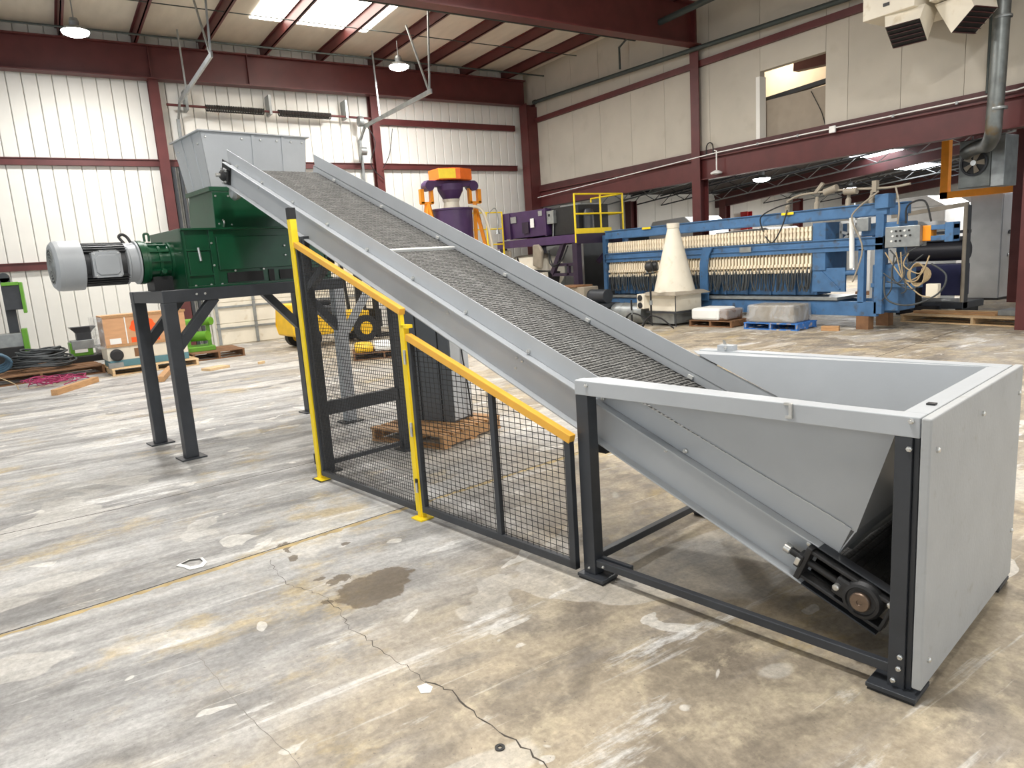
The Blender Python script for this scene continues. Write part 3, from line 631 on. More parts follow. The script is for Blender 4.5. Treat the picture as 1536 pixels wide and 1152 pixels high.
MB().box(-0.05, -0.02, 0.22, 0.25, HT, HT + 0.006).build('keeper', 'cast_iron', hop)

# ------------------------------------------------------------------ guard fence
def wires(m, x0, x1, zb, top, dx, dz, r, y):
    def wire(a, b):
        d = (Vector(b) - Vector(a)); 
        if abs(d.x) > abs(d.z): q = [(0, -r, 0), (0, 0, r), (0, r, 0), (0, 0, -r)]
        else: q = [(-r, 0, 0), (0, -r, 0), (r, 0, 0), (0, r, 0)]
        m.add([tuple(Vector(a) + Vector(k)) for k in q] + [tuple(Vector(b) + Vector(k)) for k in q], [(i, (i + 1) % 4, 4 + (i + 1) % 4, 4 + i) for i in range(4)])
    x = x0 + dx * 0.5
    while x < x1: wire((x, y, zb), (x, y, top(x))); x += dx
    z = zb + dz * 0.5
    while z < top(x0):
        xe = x1
        if z > top(x1):       # clip under the sloping rail
            lo, hi = x0, x1
            for _ in range(24):
                mid = (lo + hi) / 2
                if top(mid) > z: lo = mid
                else: hi = mid
            xe = lo
        if xe > x0 + 0.01: wire((x0, y + r, z), (xe, y + r, z))
        z += dz
    return m
def top1(x): return 1.975 + (x + 4.565) * (1.450 - 1.975) / 1.425
def top2(x): return 1.283 + (x + 3.10) * (0.782 - 1.283) / 1.47
FY = -0.032
gp = cthing('guard_post', 'tall yellow guard post with black cap', 'post', (-4.592, FY, 0), 'yellow guard posts')
box(-4.620, -4.565, FY - 0.028, FY + 0.028, 0.012, 2.175).build('tube', 'yellow', gp, 0.003)
box(-4.621, -4.564, FY - 0.029, FY + 0.029, 2.175, 2.265).build('cap', 'black_steel', gp, 0.002)
box(-4.66, -4.52, FY - 0.06, FY + 0.06, 0.0, 0.010).build('foot_plate', 'dark_steel', gp); box(-4.63, -4.50, FY - 0.055, FY + 0.045, 0.010, 0.018).build('weld_plate', 'yellow', gp, 0.002)
box(-4.66, -4.622, FY - 0.02, FY + 0.02, 0.13, 0.22).build('stop_block', 'black_steel', gp)
gp2 = cthing('guard_post', 'short yellow guard post between the two mesh panels', 'post', (-3.13, FY, 0), 'yellow guard posts')
MB().box(-3.142, -3.108, FY - 0.024, FY + 0.020, 0.012, 1.362).box(-3.108, -3.096, FY - 0.016, FY + 0.02, 0.012, 1.30).build('tube', 'yellow', gp2, 0.002)
box(-3.142, -3.07, FY - 0.024, FY + 0.026, 1.34, 1.364).build('top_bracket', 'yellow', gp2, 0.002)
box(-3.175, -3.055, FY - 0.06, FY + 0.05, 0, 0.012).build('foot_plate', 'yellow', gp2, 0.002)
for z in (1.12, 0.62, 0.22):
    h = box(-3.128, -3.104, FY - 0.034, FY - 0.022, z, z + 0.075).build('hinge', 'zinc' if z != 0.22 else 'black_steel', gp2, 0.003)
    MB().cyl((-3.106, FY - 0.036, z - 0.02), (-3.106, FY - 0.036, z + 0.05), 0.010, n=10).build('hinge_pin', 'zinc', h)
p1 = cthing('mesh_fence', 'tall mesh guard panel with fine dark mesh and sloping amber rail', 'guard fence', (-3.85, FY, 0), 'mesh guard panels')
MB().bar((-4.566, FY, 1.975), (-3.138, FY, 1.449), 0.045, 0.045).build('top_rail', 'amber', p1, 0.003)
box(-4.560, -3.176, FY - 0.018, FY + 0.018, 0.045, 0.088).build('bottom_rail', 'dark_steel', p1, 0.002)
box(-4.560, -4.535, FY - 0.015, FY + 0.015, 0.088, 1.95).build('stile', 'dark_steel', p1, 0.002)
box(-3.172, -3.146, FY - 0.015, FY + 0.015, 0.045, 1.446).build('stile', 'yellow', p1, 0.002, label='yellow edge stile')
wires(MB(), -4.535, -3.172, 0.088, lambda x: top1(x) - 0.02, 0.0262, 0.0262, 0.0021, FY).build('wire_mesh', 'black_steel', p1, kind='stuff')
p2 = cthing('mesh_fence', 'low mesh guard panel with a dark middle stile beside the hopper post', 'guard fence', (-2.37, FY, 0), 'mesh guard panels')
MB().bar((-3.098, FY, 1.283), (-1.650, FY, 0.789), 0.045, 0.047).build('top_rail', 'amber', p2, 0.003)
box(-3.09, -1.655, FY - 0.018, FY + 0.018, 0.052, 0.098).build('bottom_rail', 'dark_steel', p2, 0.002)
box(-3.090, -3.058, FY - 0.018, FY + 0.018, 0.098, 1.25).build('stile', 'dark_steel', p2, 0.002)
box(-2.302, -2.262, FY - 0.016, FY + 0.016, 0.098, top2(-2.28) - 0.02).build('stile', 'dark_steel', p2, 0.002)
box(-1.698, -1.655, FY - 0.018, FY + 0.018, 0.052, top2(-1.67) - 0.02).build('stile', 'dark_steel', p2, 0.002)
wires(MB(), -3.058, -1.698, 0.098, lambda x: top2(x) - 0.02, 0.047, 0.0335, 0.0024, FY).build('wire_mesh', 'black_steel', p2, kind='stuff')

# ------------------------------------------------------------------ shredder stand
st = cthing('steel_stand', 'dark steel stand carrying the green shredder', 'stand', (-6.92, 0.33, 0))
SX0, SX1, SY0, SY1, SZ = -7.47, -6.36, -0.565, 1.36, 1.665
for x0 in (SX0, SX1 - 0.12):
    for y0 in (SY0, SY1 - 0.12):
        pale = x0 > -7 and y0 > 0  # this leg's lighter grey stands in for light and film on it
        lg = box(x0, x0 + 0.12, y0, y0 + 0.12, 0.015, SZ - 0.12).build('leg', 'gray_paint' if pale else 'dark_steel', st, 0.006)
        if pale: lg['label'] = 'dark leg given lighter grey for light and film, behind the mesh'; MB().bar((x0 + 0.06, y0 + 0.12, 1.05), (x0 + 0.06, y0 + 0.46, 1.48), 0.07, 0.07, up=(1, 0, 0)).build('side_brace', 'gray_paint', lg)
        box(x0 - 0.05, x0 + 0.17, y0 - 0.06, y0 + 0.18, 0, 0.015).build('foot_plate', 'dark_steel', lg, 0.003)
for x0 in (SX0, SX1 - 0.12): MB().box(x0, x0 + 0.12, SY0, SY1, SZ - 0.12, SZ).build('top_beam', 'dark_steel', st, 0.006)
for y0 in (SY0, SY1 - 0.12): MB().box(SX0 + 0.12, SX1 - 0.12, y0 + 0.005, y0 + 0.115, SZ - 0.118, SZ - 0.002).build('cross_beam', 'dark_steel', st, 0.004)
for x0 in (SX0 + 0.06, SX1 - 0.06):
    MB().bar((x0, SY0 + 0.08, 1.10), (x0, SY0 + 0.50, SZ - 0.10), 0.09, 0.09, up=(1, 0, 0)).build('knee_brace', 'dark_steel', st, 0.004)
    MB().bar((x0, SY1 - 0.08, 1.10), (x0, SY1 - 0.50, SZ - 0.10), 0.09, 0.09, up=(1, 0, 0)).build('knee_brace', 'dark_steel', st, 0.004)
for yy in (-0.25, -0.17): inst(boltx, 'bolt', st, (SX1, yy, SZ - 0.055))

# ------------------------------------------------------------------ shredder
sd = cthing('shredder', 'green single-shaft shredder with grey motor and tall grey infeed hopper', 'shredder', (-6.93, 0.5, SZ))
BX0, BX1, BY0, BY1, BZ = -7.42, -6.46, -0.29, 1.28, 2.25
body = box(BX0, BX1 - 0.03, BY0 + 0.02, BY1, SZ + 0.02, BZ - 0.012).build('body', 'green_paint', sd, 0.004)
m = MB()
fx = BX1
for (a, b) in ((BY0, BY0 + 0.035), (-0.02, 0.03), (BY1 - 0.05, BY1)): m.box(fx - 0.03, fx, a, b, SZ + 0.005, BZ)
m.box(fx - 0.03, fx + 0.02, BY0, BY1, BZ - 0.02, BZ).box(fx - 0.03, fx + 0.03, BY0, BY1, SZ, SZ + 0.02)
for zz in (2.03, 1.785): m.box(fx - 0.03, fx - 0.004, BY0, -0.02, zz, zz + 0.018)
m.build('front_frame', 'green_paint', body, 0.002)
box(fx - 0.03, fx - 0.012, BY0 + 0.05, -0.03, 1.80, 2.02).build('service_door', 'green_paint', body, 0.003)
box(fx - 0.03, fx - 0.008, 0.05, BY1 - 0.06, 1.83, 2.16).build('front_panel', 'green_paint', body, 0.004)
MB().box(fx - 0.03, fx - 0.016, 0.12, 0.50, 1.70, 1.80).box(fx - 0.03, fx - 0.016, 0.56, 0.62, 1.69, 1.81).box(fx - 0.03, fx - 0.016, 0.68, 1.15, 1.70, 1.80).build('cutter_window', 'black_steel', body)
MB().cyl((fx + 0.002, -0.14, 2.06), (fx + 0.002, -0.13, 1.93), 0.012, n=10).build('door_handle', 'zinc', body)
for yy, zz in ((BY0 + 0.08, 1.69), (-0.06, 1.69), (0.05, 1.69), (-0.005, 1.88), (-0.005, 2.1), (0.76, 2.05), (0.76, 1.95), (0.2, 1.815), (0.5, 1.815)): inst(boltx, 'bolt', body, (fx, yy, zz))
box(BX0, BX1, BY0, BY0 + 0.02, SZ, BZ).build('end_plate', 'green_paint', body, 0.003)
# throat and infeed hopper
TX0, TX1, TY0, TY1 = -7.34, -6.66, 0.145, 1.20
th = MB().prism([(TX0 - 0.05, TY0 - 0.02, BZ), (TX1 + 0.02, TY0 - 0.02, BZ), (TX1, TY0, 2.66), (TX0, TY0, 2.66)], (0, TY1 - TY0 + 0.03, 0)).build('throat', 'green_paint', sd, 0.004)
box(TX0 - 0.02, TX1 + 0.012, TY0 - 0.03, TY1 + 0.02, 2.63, 2.675).build('throat_flange', 'green_paint', th, 0.003)
for yy, zz in ((0.17, 2.30), (0.17, 2.58), (0.30, 2.58), (0.30, 2.29)): inst(boltx, 'bolt', th, (TX1 + 0.01, yy, zz))
MB().tube([(TX1 + 0.02, 0.21, 2.27), (TX1 + 0.05, 0.21, 2.31), (TX1 + 0.02, 0.21, 2.34)], 0.008, smooth=4).build('grab_handle', 'zinc', th)
hx0, hx1, hy0, hy1, hz1 = -7.43, -6.60, 0.085, 1.225, 3.205
bx0, bx1, by0, by1, hz0 = -7.35, -6.655, 0.14, 1.19, 2.675
def side(a, b, c, d, nrm): return MB().prism([a, b, c, d], nrm)
ih = side((bx0, by0, hz0), (bx1, by0, hz0), (hx1, hy0, hz1), (hx0, hy0, hz1), (0, 0.006, 0)).build('infeed_wall', 'gray_paint', sd, 0.001)
side((bx1, by0, hz0), (bx1, by1, hz0), (hx1, hy1, hz1), (hx1, hy0, hz1), (-0.006, 0, 0)).build('infeed_wall', 'gray_paint', sd, 0.001)
side((bx0, by1, hz0), (bx1, by1, hz0), (hx1, hy1, hz1), (hx0, hy1, hz1), (0, -0.006, 0)).build('infeed_wall', 'gray_paint', sd, 0.001)
side((bx0, by0, hz0), (bx0, by1, hz0), (hx0, hy1, hz1), (hx0, hy0, hz1), (0.006, 0, 0)).build('infeed_wall', 'gray_paint', sd, 0.001)
MB().box(hx0 - 0.03, hx1 + 0.03, hy0 - 0.03, hy0 + 0.004, hz1, hz1 + 0.012).box(hx0 - 0.03, hx1 + 0.03, hy1 - 0.004, hy1 + 0.03, hz1, hz1 + 0.012).box(hx1 - 0.004, hx1 + 0.03, hy0, hy1, hz1, hz1 + 0.012).box(hx0 - 0.03, hx0 + 0.004, hy0, hy1, hz1, hz1 + 0.012).build('infeed_rim', 'gray_paint', sd)
for yy in (0.62, 0.95): MB().bar((bx1 + 0.002, yy, hz0), (hx1 + 0.004, yy, hz1), 0.03, 0.016, up=(1, 0, 0)).build('rib', 'gray_paint', ih)
for xx in (-7.15, -6.86): MB().bar((xx + 0.01, by0 - 0.002, hz0), (xx, hy0 - 0.003, hz1), 0.012, 0.012, up=(0, 1, 0)).build('rib', 'gray_paint', ih)
for yy in (0.13, 0.5, 0.7, 0.88, 1.04, 1.17): inst(boltx, 'bolt', ih, (hx1, yy, hz1 - 0.05))
for xx, zz in ((-6.72, 3.10), (-7.3, 3.1)): inst(hexm, 'bolt', ih, (xx, hy0 + 0.01, zz))
# motor and gearbox on the shaft line
MX, MZ = -6.90, 1.955
gb = MB().lathe([(0.215, 0), (0.215, 0.045), (0.205, 0.05), (0.205, 0.075), (0.178, 0.08), (0.168, 0.16), (0.18, 0.165), (0.18, 0.19), (0.165, 0.195), (0.165, 0.27), (0.19, 0.275), (0.19, 0.30), (0.2, 0.31)], (MX, -0.59, MZ), (0, 1, 0), 40).build('gearbox', 'green_paint', sd)
for k in range(12):
    t = 2 * math.pi * k / 12
    MB().bar((MX + 0.165 * math.cos(t), -0.51, MZ + 0.165 * math.sin(t)), (MX + 0.165 * math.cos(t), -0.33, MZ + 0.165 * math.sin(t)), 0.012, 0.05, up=(math.cos(t), 0, math.sin(t))).build('rib', 'green_paint', gb)
    inst(shared(MB().lathe([(0.01, 0), (0.01, 0.012)], (0, 0, 0), (0, 1, 0), 6), 'bolt', 'zinc') if k == 0 else [o for o in gb.children if o.name.startswith('bolt')][0].data, 'bolt', gb, (MX + 0.195 * math.cos(t), -0.545, MZ + 0.195 * math.sin(t)))
MB().tube([(MX + 0.02, -0.50, MZ + 0.20), (MX + 0.02, -0.50, MZ + 0.27), (MX + 0.02, -0.46, MZ + 0.27), (MX + 0.02, -0.46, MZ + 0.20)], 0.012, smooth=4).build('lifting_eye', 'green_paint', gb)
MB().box(MX - 0.12, MX + 0.12, -0.50, -0.32, SZ, MZ - 0.15).build('gearbox_foot', 'black_steel', gb)
MB().lathe([(0.03, 0), (0.03, 0.05), (0.02, 0.06)], (MX + 0.13, -0.40, MZ - 0.10), (1, 0, 0), 12).build('oil_plug', 'green_paint', gb)
mo = MB().lathe([(0.170, 0.0), (0.170, 0.42)], (MX, -1.10, MZ), (0, 1, 0), 40).build('motor', 'motor_fin', sd)
finm = None
for k in range(40):
    t = 2 * math.pi * k / 40
    if math.cos(t) > 0.80 and abs(math.sin(t)) < 0.55: continue
    if finm is None: finm = shared(MB().box(-0.004, 0.004, -0.19, 0.19, 0.160, 0.205), 'cooling_fin', 'motor_fin')
    inst(finm, 'cooling_fin', mo, (MX, -0.90, MZ), (0, math.pi / 2 - t, 0))
MB().lathe([(0.160, 0.02), (0.165, 0.0), (0.20, 0.002), (0.226, 0.025), (0.232, 0.06), (0.232, 0.235), (0.215, 0.24)], (MX, -1.325, MZ), (0, 1, 0), 48, cap=False).build('fan_cover', 'motor_gray', mo)
m = MB().cyl((MX, -1.285, MZ), (MX, -1.275, MZ), 0.17, n=32)
m.build('fan_disc', 'black_steel', mo)
for r in (0.04, 0.07, 0.10, 0.13, 0.158): MB().tube([(MX + r * math.cos(2 * math.pi * i / 28), -1.327, MZ + r * math.sin(2 * math.pi * i / 28)) for i in range(29)], 0.0045, n=5).build('grille_ring', 'galv', mo)
m = MB()
for k in range(6):
    t = math.pi * k / 6; m.bar((MX - 0.14 * math.cos(t), -1.325, MZ - 0.14 * math.sin(t)), (MX + 0.14 * math.cos(t), -1.325, MZ + 0.14 * math.sin(t)), 0.006, 0.006)
m.build('grille_spokes', 'galv', mo)
MB().lathe([(0.15, 0), (0.205, 0.012), (0.205, 0.03), (0.185, 0.04), (0.19, 0.11), (0.212, 0.115), (0.212, 0.13)], (MX, -0.73, MZ), (0, 1, 0), 40).build('end_shield', 'motor_gray', mo)
tb = MB().box(MX + 0.14, MX + 0.255, -1.035, -0.80, MZ - 0.125, MZ + 0.105).build('terminal_box', 'motor_gray', mo, 0.006)
MB().prism([(MX + 0.255, -1.04 + a, MZ + b) for a, b in ((0.0, -0.11), (0.02, -0.13), (0.225, -0.13), (0.245, -0.11), (0.245, 0.09), (0.225, 0.11), (0.02, 0.11), (0.0, 0.09))], (0.012, 0, 0)).build('box_lid', 'motor_gray', tb, 0.003)
MB().prism([(MX + 0.267, -1.02 + a, MZ + b) for a, b in ((0.0, -0.075), (0.03, -0.105), (0.175, -0.105), (0.205, -0.075), (0.205, 0.05), (0.175, 0.08), (0.03, 0.08), (0.0, 0.05))], (0.014, 0, 0)).build('box_lid_boss', 'motor_gray', tb, 0.006)
for a, b in ((-1.02, 0.09), (-0.817, 0.09), (-1.02, -0.11), (-0.817, -0.11)): inst(boltx, 'screw', tb, (MX + 0.267, a, MZ + b), (0, 0, 0), (0.7, 0.7, 0.7))
MB().box(MX + 0.10, MX + 0.25, -0.97, -0.82, MZ + 0.105, MZ + 0.125).build('film_scrap', 'film', tb)
MB().tube([(MX + 0.06, -0.70, MZ + 0.19), (MX + 0.03, -0.73, MZ + 0.25), (MX + 0.03, -0.70, MZ + 0.275), (MX + 0.03, -0.66, MZ + 0.25), (MX + 0.05, -0.64, MZ + 0.20)], 0.014, smooth=4).build('lifting_eye', 'cast_iron', mo)
# ------------------------------------------------------------------ pallets and wood
def pallet(label, x, y, rz, w, d, mat='wood', group='wooden pallets', name='wooden_pallet', h=0.14, nb=7, z=0.0, local=False):
    """w along own x, d along own y; deck boards run along x"""
    t = thing(name, label, 'pallet', (x, y, z), rz, group)
    bw = d / (nb + (nb - 1) * 0.35)
    me = shared(MB().box(-w / 2, w / 2, -bw / 2, bw / 2, 0, 0.02), 'deck_board', mat)
    for k in range(nb): inst(me, 'deck_board', t, (random.uniform(-0.01, 0.01), -d / 2 + bw / 2 + k * (d - bw) / (nb - 1), h - 0.02), (0, 0, random.uniform(-0.006, 0.006)))
    ms = shared(MB().box(-0.022, 0.022, -d / 2, d / 2, 0.02, h - 0.02), 'stringer', mat)
    for xx in (-w / 2 + 0.03, 0, w / 2 - 0.03): inst(ms, 'stringer', t, (xx, 0, 0))
    for yy in (-d / 2 + bw / 2, 0, d / 2 - bw / 2): inst(me, 'bottom_board', t, (0, yy, 0.0))
    return t
def plank(label, a, b, w, h, mat='wood'):
    a = Vector(a); b = Vector(b); c = (a + b) / 2; d = b - a
    o = MB().box(-d.length / 2, d.length / 2, -w / 2, w / 2, 0, h).build('timber_beam', mat, None, 0.004)
    o.location = c; o.rotation_euler = (0, -math.atan2(d.z, d.xy.length), math.atan2(d.y, d.x)); return tag(o, label, 'timber', 'loose timbers on the floor')
plank('short brown timber lying near the hose pallet', (-12.62, -2.70, 0), (-13.80, -2.04, 0), 0.11, 0.10, 'wood')
plank('brown timber lying behind the shredder stand legs', (-12.5, -1.10, 0), (-14.1, -0.72, 0), 0.11, 0.10, 'wood')
plank('small plank offcut lying by the back wall door', (-13.25, -0.22, 0.0), (-13.45, 0.18, 0.0), 0.28, 0.05, 'wood_pale')
plank('tiny wood chip alone on the floor before the door', (-13.2, 0.78, 0.0), (-13.3, 0.88, 0.0), 0.08, 0.05, 'wood_pale')

# ---- left corner
pallet('long brown skid under the hose coil', -16.2, -3.05, math.radians(98), 2.2, 2.3, 'wood_dark', z=0.0, h=0.17)
t = thing('machine_frame', 'black machine upright with lime green trim at the left picture edge', 'machine', (-17.0, -3.42, 0.171))
F = lambda mb, n, mt, par=t, b=0.01: mb.map(lambda x, y, z: (x + 17.0, y + 3.75, z - 0.17)).build(n, mt, par, b)
F(box(-17.15, -16.85, -3.68, -3.50, 0.17, 2.05), 'upright', 'dark_steel'); F(box(-17.3, -16.5, -4.3, -3.42, 0.17, 0.62), 'base', 'black_steel')
F(MB().cyl((-17.15, -3.60, 2.05), (-16.85, -3.60, 2.05), 0.10), 'cap', 'dark_steel')
a = F(box(-17.1, -16.6, -3.66, -3.34, 1.38, 1.92), 'upper_box', 'dark_steel'); F(box(-17.08, -16.56, -3.36, -3.30, 1.30, 1.94), 'green_trim', 'lime', a); F(box(-17.08, -16.56, -3.66, -3.36, 1.88, 1.95), 'green_trim', 'lime', a)
a = F(box(-16.9, -16.5, -4.2, -3.42, 0.62, 0.90), 'lower_box', 'galv'); F(box(-16.9, -16.46, -3.46, -3.36, 0.52, 0.98), 'green_trim', 'lime', a)
m = MB()
for k in range(15):
    r = 0.50 - 0.014 * k; zc = 0.03 + 0.022 * k; ph = random.random() * 6; ox, oy = random.uniform(-.05, .05), random.uniform(-.09, .09)
    m.tube([(r * 0.85 * math.cos(2 * math.pi * i / 26 + ph) + ox, r * 1.12 * math.sin(2 * math.pi * i / 26 + ph) + oy, zc + 0.03 * math.sin(2 * math.pi * i / 26 * 2 + k)) for i in range(27)], 0.019, n=6)
o = m.build('hose_coil', 'rubber_grey'); o.location = (-15.75, -2.85, 0.23); tag(o, 'big coil of dark grey hose on the left skid', 'hose')
m = MB()
for k in range(4):
    m.tube([((0.30 - 0.03 * k) * math.cos(2 * math.pi * i / 22), 0.0 + 0.05 * k, 0.20 + (0.20 - 0.02 * k) * math.sin(2 * math.pi * i / 22)) for i in range(23)], 0.028, n=7)
o = m.build('hose_coil', 'hose_blue'); o.location = (-15.35, -3.62, 0.24); o.rotation_euler = (math.radians(20), 0, math.radians(80)); tag(o, 'small blue grey hose loop at the left picture edge', 'hose')
m = MB()
for k in range(9):
    cx_, cy_ = random.uniform(-.15, .15), random.uniform(-.25, .25); r = random.uniform(0.18, 0.36)
    m.tube([(cx_ + r * math.cos(2 * math.pi * i / 16), cy_ + r * 1.3 * math.sin(2 * math.pi * i / 16), 0.012 + 0.01 * k + abs(0.07 * math.sin(i * 0.7 + k))) for i in range(17)], 0.009, n=5)
o = m.build('strap_tangle', 'magenta'); o.location = (-14.25, -2.62, 0); tag(o, 'tangle of magenta strapping beside the left skid', 'strap')
m = MB().tube([(0, 0, 0.01), (0.1, -0.35, 0.25), (0.0, -0.55, 0.32), (-0.2, -0.3, 0.30), (-0.15, 0.1, 0.3), (0.05, 0.45, 0.12), (0.1, 0.5, 0.01)], 0.010, n=6, smooth=6)
o = m.build('cable', 'tan_cable'); o.location = (-14.2, -3.75, 0); tag(o, 'loop of pinkish cable arching over the magenta strapping', 'cable')
t = thing('granulator', 'small green and grey granulator with black funnel top', 'machine', (-16.6, -2.05, 0.17), math.radians(4))
box(-0.3, 0.35, -0.32, 0.62, 0.0, 0.13).build('base', 'black_steel', t, 0.01); b0 = box(-0.2, 0.2, -0.30, 0.12, 0.13, 0.42).build('body', 'lime', t, 0.01)
box(-0.2, 0.215, -0.26, 0.16, 0.27, 0.46).build('cover', 'galv', t, 0.008); box(0.2, 0.212, -0.22, 0.02, 0.20, 0.31).build('label_plate', 'paper', b0); box(0.2, 0.225, 0.16, 0.42, 0.13, 0.34).build('control_box', 'print_grey', t, 0.01)
MB().prism([(-0.12, -0.14, 0.46), (0.12, -0.14, 0.46), (0.2, -0.26, 0.72), (-0.2, -0.26, 0.72)], (0, 0, 0.001)) if False else None
m = MB(); lo = [(-0.13, -0.14), (0.13, -0.14), (0.13, 0.14), (-0.13, 0.14)]; hi = [(-0.2, -0.25), (0.2, -0.25), (0.2, 0.25), (-0.2, 0.25)]
m.add([(x, y, 0.46) for x, y in lo] + [(x, y, 0.62) for x, y in lo] + [(x, y, 0.74) for x, y in hi] + [(x * .9, y * .9, 0.74) for x, y in hi] + [(x * .8, y * .8, 0.56) for x, y in lo], [(i, (i + 1) % 4, 4 + (i + 1) % 4, 4 + i) for i in range(4)] + [(4 + i, 4 + (i + 1) % 4, 8 + (i + 1) % 4, 8 + i) for i in range(4)] + [(8 + i, 8 + (i + 1) % 4, 12 + (i + 1) % 4, 12 + i) for i in range(4)] + [(12 + i, 12 + (i + 1) % 4, 16 + (i + 1) % 4, 16 + i) for i in range(4)] + [(16, 17, 18, 19)])
m.build('funnel', 'dark_steel', t); MB().lathe([(0.12, 0), (0.12, 0.16), (0.08, 0.2)], (0.1, 0.3, 0.2), (0, 1, 0)).build('motor', 'galv', t)
box(-0.05, 0.3, 0.2, 0.5, 0.34, 0.44).build('film_wrap', 'film', t)
pallet('pale pallet under the plywood crate', -15.05, -0.98, math.radians(94), 1.60, 1.3, 'wood_pale')
t = thing('beige_machine', 'low beige machine with teal base strip under the plywood crate', 'machine', (-15.05, -1.02, 0.141), math.radians(4))
box(-0.40, 0.40, -0.74, 0.72, 0.0, 0.13).build('base_strip', 'teal', t, 0.008); bb = box(-0.42, 0.38, -0.76, 0.72, 0.13, 0.398).build('body', 'cream_paint', t, 0.01)
MB().lathe([(0.12, 0), (0.12, 0.05), (0.08, 0.06)], (0.38, -0.60, 0.24), (1, 0, 0)).build('motor_end', 'black_steel', t); box(0.38, 0.50, -0.78, -0.52, 0.0, 0.10).build('bracket', 'galv', t); box(0.381, 0.386, -0.28, -0.20, 0.17, 0.34).build('rust_patch', 'wood_dark', bb)
t = thing('plywood_crate', 'plywood crate with orange spray mark and film-wrapped end', 'crate', (-15.05, -1.02, 0.54), math.radians(4))
c0 = box(-0.40, 0.40, -0.76, 0.74, 0.0, 0.62).build('panel_box', 'plywood', t, 0.004); box(0.40, 0.42, -0.78, 0.76, 0.0, 0.05).build('batten', 'wood', t); box(0.40, 0.42, -0.78, 0.76, 0.58, 0.63).build('batten', 'wood', t); box(-0.42, 0.44, -0.90, -0.76, 0.0, 0.60).build('film_wrap', 'film', t)
m = MB(); n = 24
m.prism([(0.401, -0.06 + 0.24 * math.cos(2 * math.pi * i / n) * (1 + 0.1 * math.sin(5 * i)), 0.38 + 0.15 * math.sin(2 * math.pi * i / n)) for i in range(n)], (0.003, 0, 0)).build('spray_mark', 'orange_spray', c0)
box(0.401, 0.404, -0.30, 0.22, 0.06, 0.16).build('spray_mark', 'orange_spray', c0); box(0.405, 0.41, -0.38, -0.36, 0.0, 0.62).build('strap', 'paper', c0); box(0.401, 0.405, -0.68, -0.48, 0.06, 0.17).build('shipping_label', 'paper', c0)
t = thing('lime_machine', 'lime green tubular machine part on a dark pallet by the door', 'machine', (-15.85, 0.12, 0.171))
box(-0.4, 0.3, -0.26, 0.30, 0.0, 0.10).build('base', 'lime', t, 0.01)
for zz, yy, r in ((0.30, -0.05, 0.11), (0.62, 0.05, 0.09)): MB().cyl((-0.3, yy - 0.22, zz), (0.2, yy + 0.24, zz + 0.03), r).build('roller_tube', 'lime', t)
for yy in (-0.20, 0.24): box(-0.1, 0.0, yy - 0.04, yy + 0.04, 0.1, 0.66).build('side_frame', 'lime', t)
pallet('dark pallet under the lime green machine part', -15.75, 0.38, math.radians(92), 1.1, 1.2, 'wood_dark', h=0.17)

# ---- litter
m = MB(); P = [(-3.40, -2.10), (-3.45, -2.02), (-3.42, -1.94), (-3.32, -1.93), (-3.26, -1.965), (-3.27, -2.04), (-3.33, -2.06)]
cx_ = sum(p[0] for p in P) / 7; cy_ = sum(p[1] for p in P) / 7
vs = []; 
for x, y in P: vs += [(x - cx_, y - cy_, 0.002), ((x - cx_) * 0.72, (y - cy_) * 0.72, 0.012)]
m.add(vs, [(2 * i, 2 * ((i + 1) % 7), 2 * ((i + 1) % 7) + 1, 2 * i + 1) for i in range(7)])
o = m.build('paper_ring', 'paper'); o.location = (cx_, cy_, 0.001); sm = o.modifiers.new('thick', 'SOLIDIFY'); sm.thickness = 0.002; tag(o, 'torn white paper ring lying on the concrete', 'litter')

o = MB().lathe([(0.008, 0.0), (0.019, 0.0), (0.019, 0.004), (0.008, 0.004), (0.008, 0.0)], (0, 0, 0), (0, 0, 1), 18, cap=False).build('steel_washer', 'cast_iron'); o.location = (-0.746, -1.378, 0.0008); tag(o, 'small dark washer lying on the concrete near the bottom edge', 'washer')
o = MB().prism([(-0.035, -0.02, 0), (0.02, -0.03, 0), (0.04, 0.005, 0), (0.01, 0.03, 0), (-0.03, 0.018, 0)], (0, 0, 0.001)).build('paper_scrap', 'paper'); o.location = (-1.247, -1.433, 0.0015); tag(o, 'small white paper scrap beside the floor crack', 'litter')
# ---- behind the fence
pallet('brown pallet under the dark steel cabinet behind the fence', -5.18, 0.65, math.radians(22), 0.98, 0.92, 'wood')
t = thing('steel_cabinet', 'tall dark grey steel cabinet strapped to a pallet behind the fence', 'cabinet', (-5.36, 0.74, 0.141), math.radians(25))
cb = box(-0.375, 0.365, -0.16, 0.16, 0.0, 1.55).build('body', 'steel_cab', t, 0.006); box(0.365, 0.375, -0.15, 0.15, 0.02, 1.52).build('door', 'gray_paint', t, 0.003)
for xx in (-0.05, 0.22): MB().box(xx, xx + 0.012, -0.165, 0.165, -0.0, 1.555).build('strap', 'rubber', t)
MB().tube([(0.38, 0.02, 1.5), (0.385, 0.02, 0.8), (0.42, 0.05, 0.3), (0.40, 0.1, 0.005)], 0.008, smooth=4).build('strap_tail', 'rubber', t)
t = thing('forklift', 'yellow forklift parked behind the guard fence', 'forklift', (-15.5, 3.2, 0), math.radians(6))
cw = MB().prism([(-0.5, -1.25, 0.30), (0.5, -1.25, 0.30), (0.5, -1.32, 0.55), (0.5, -1.25, 1.05), (-0.5, -1.25, 1.05), (-0.5, -1.32, 0.55)], (0, 0.5, 0)).build('counterweight', 'forklift_yellow', t, 0.05)
MB().box(-0.48, 0.48, -0.75, 0.7, 0.28, 0.75).build('chassis', 'forklift_yellow', t, 0.03); MB().box(-0.4, 0.4, -0.8, -0.1, 0.75, 0.95).build('hood', 'dark_steel', t, 0.04)
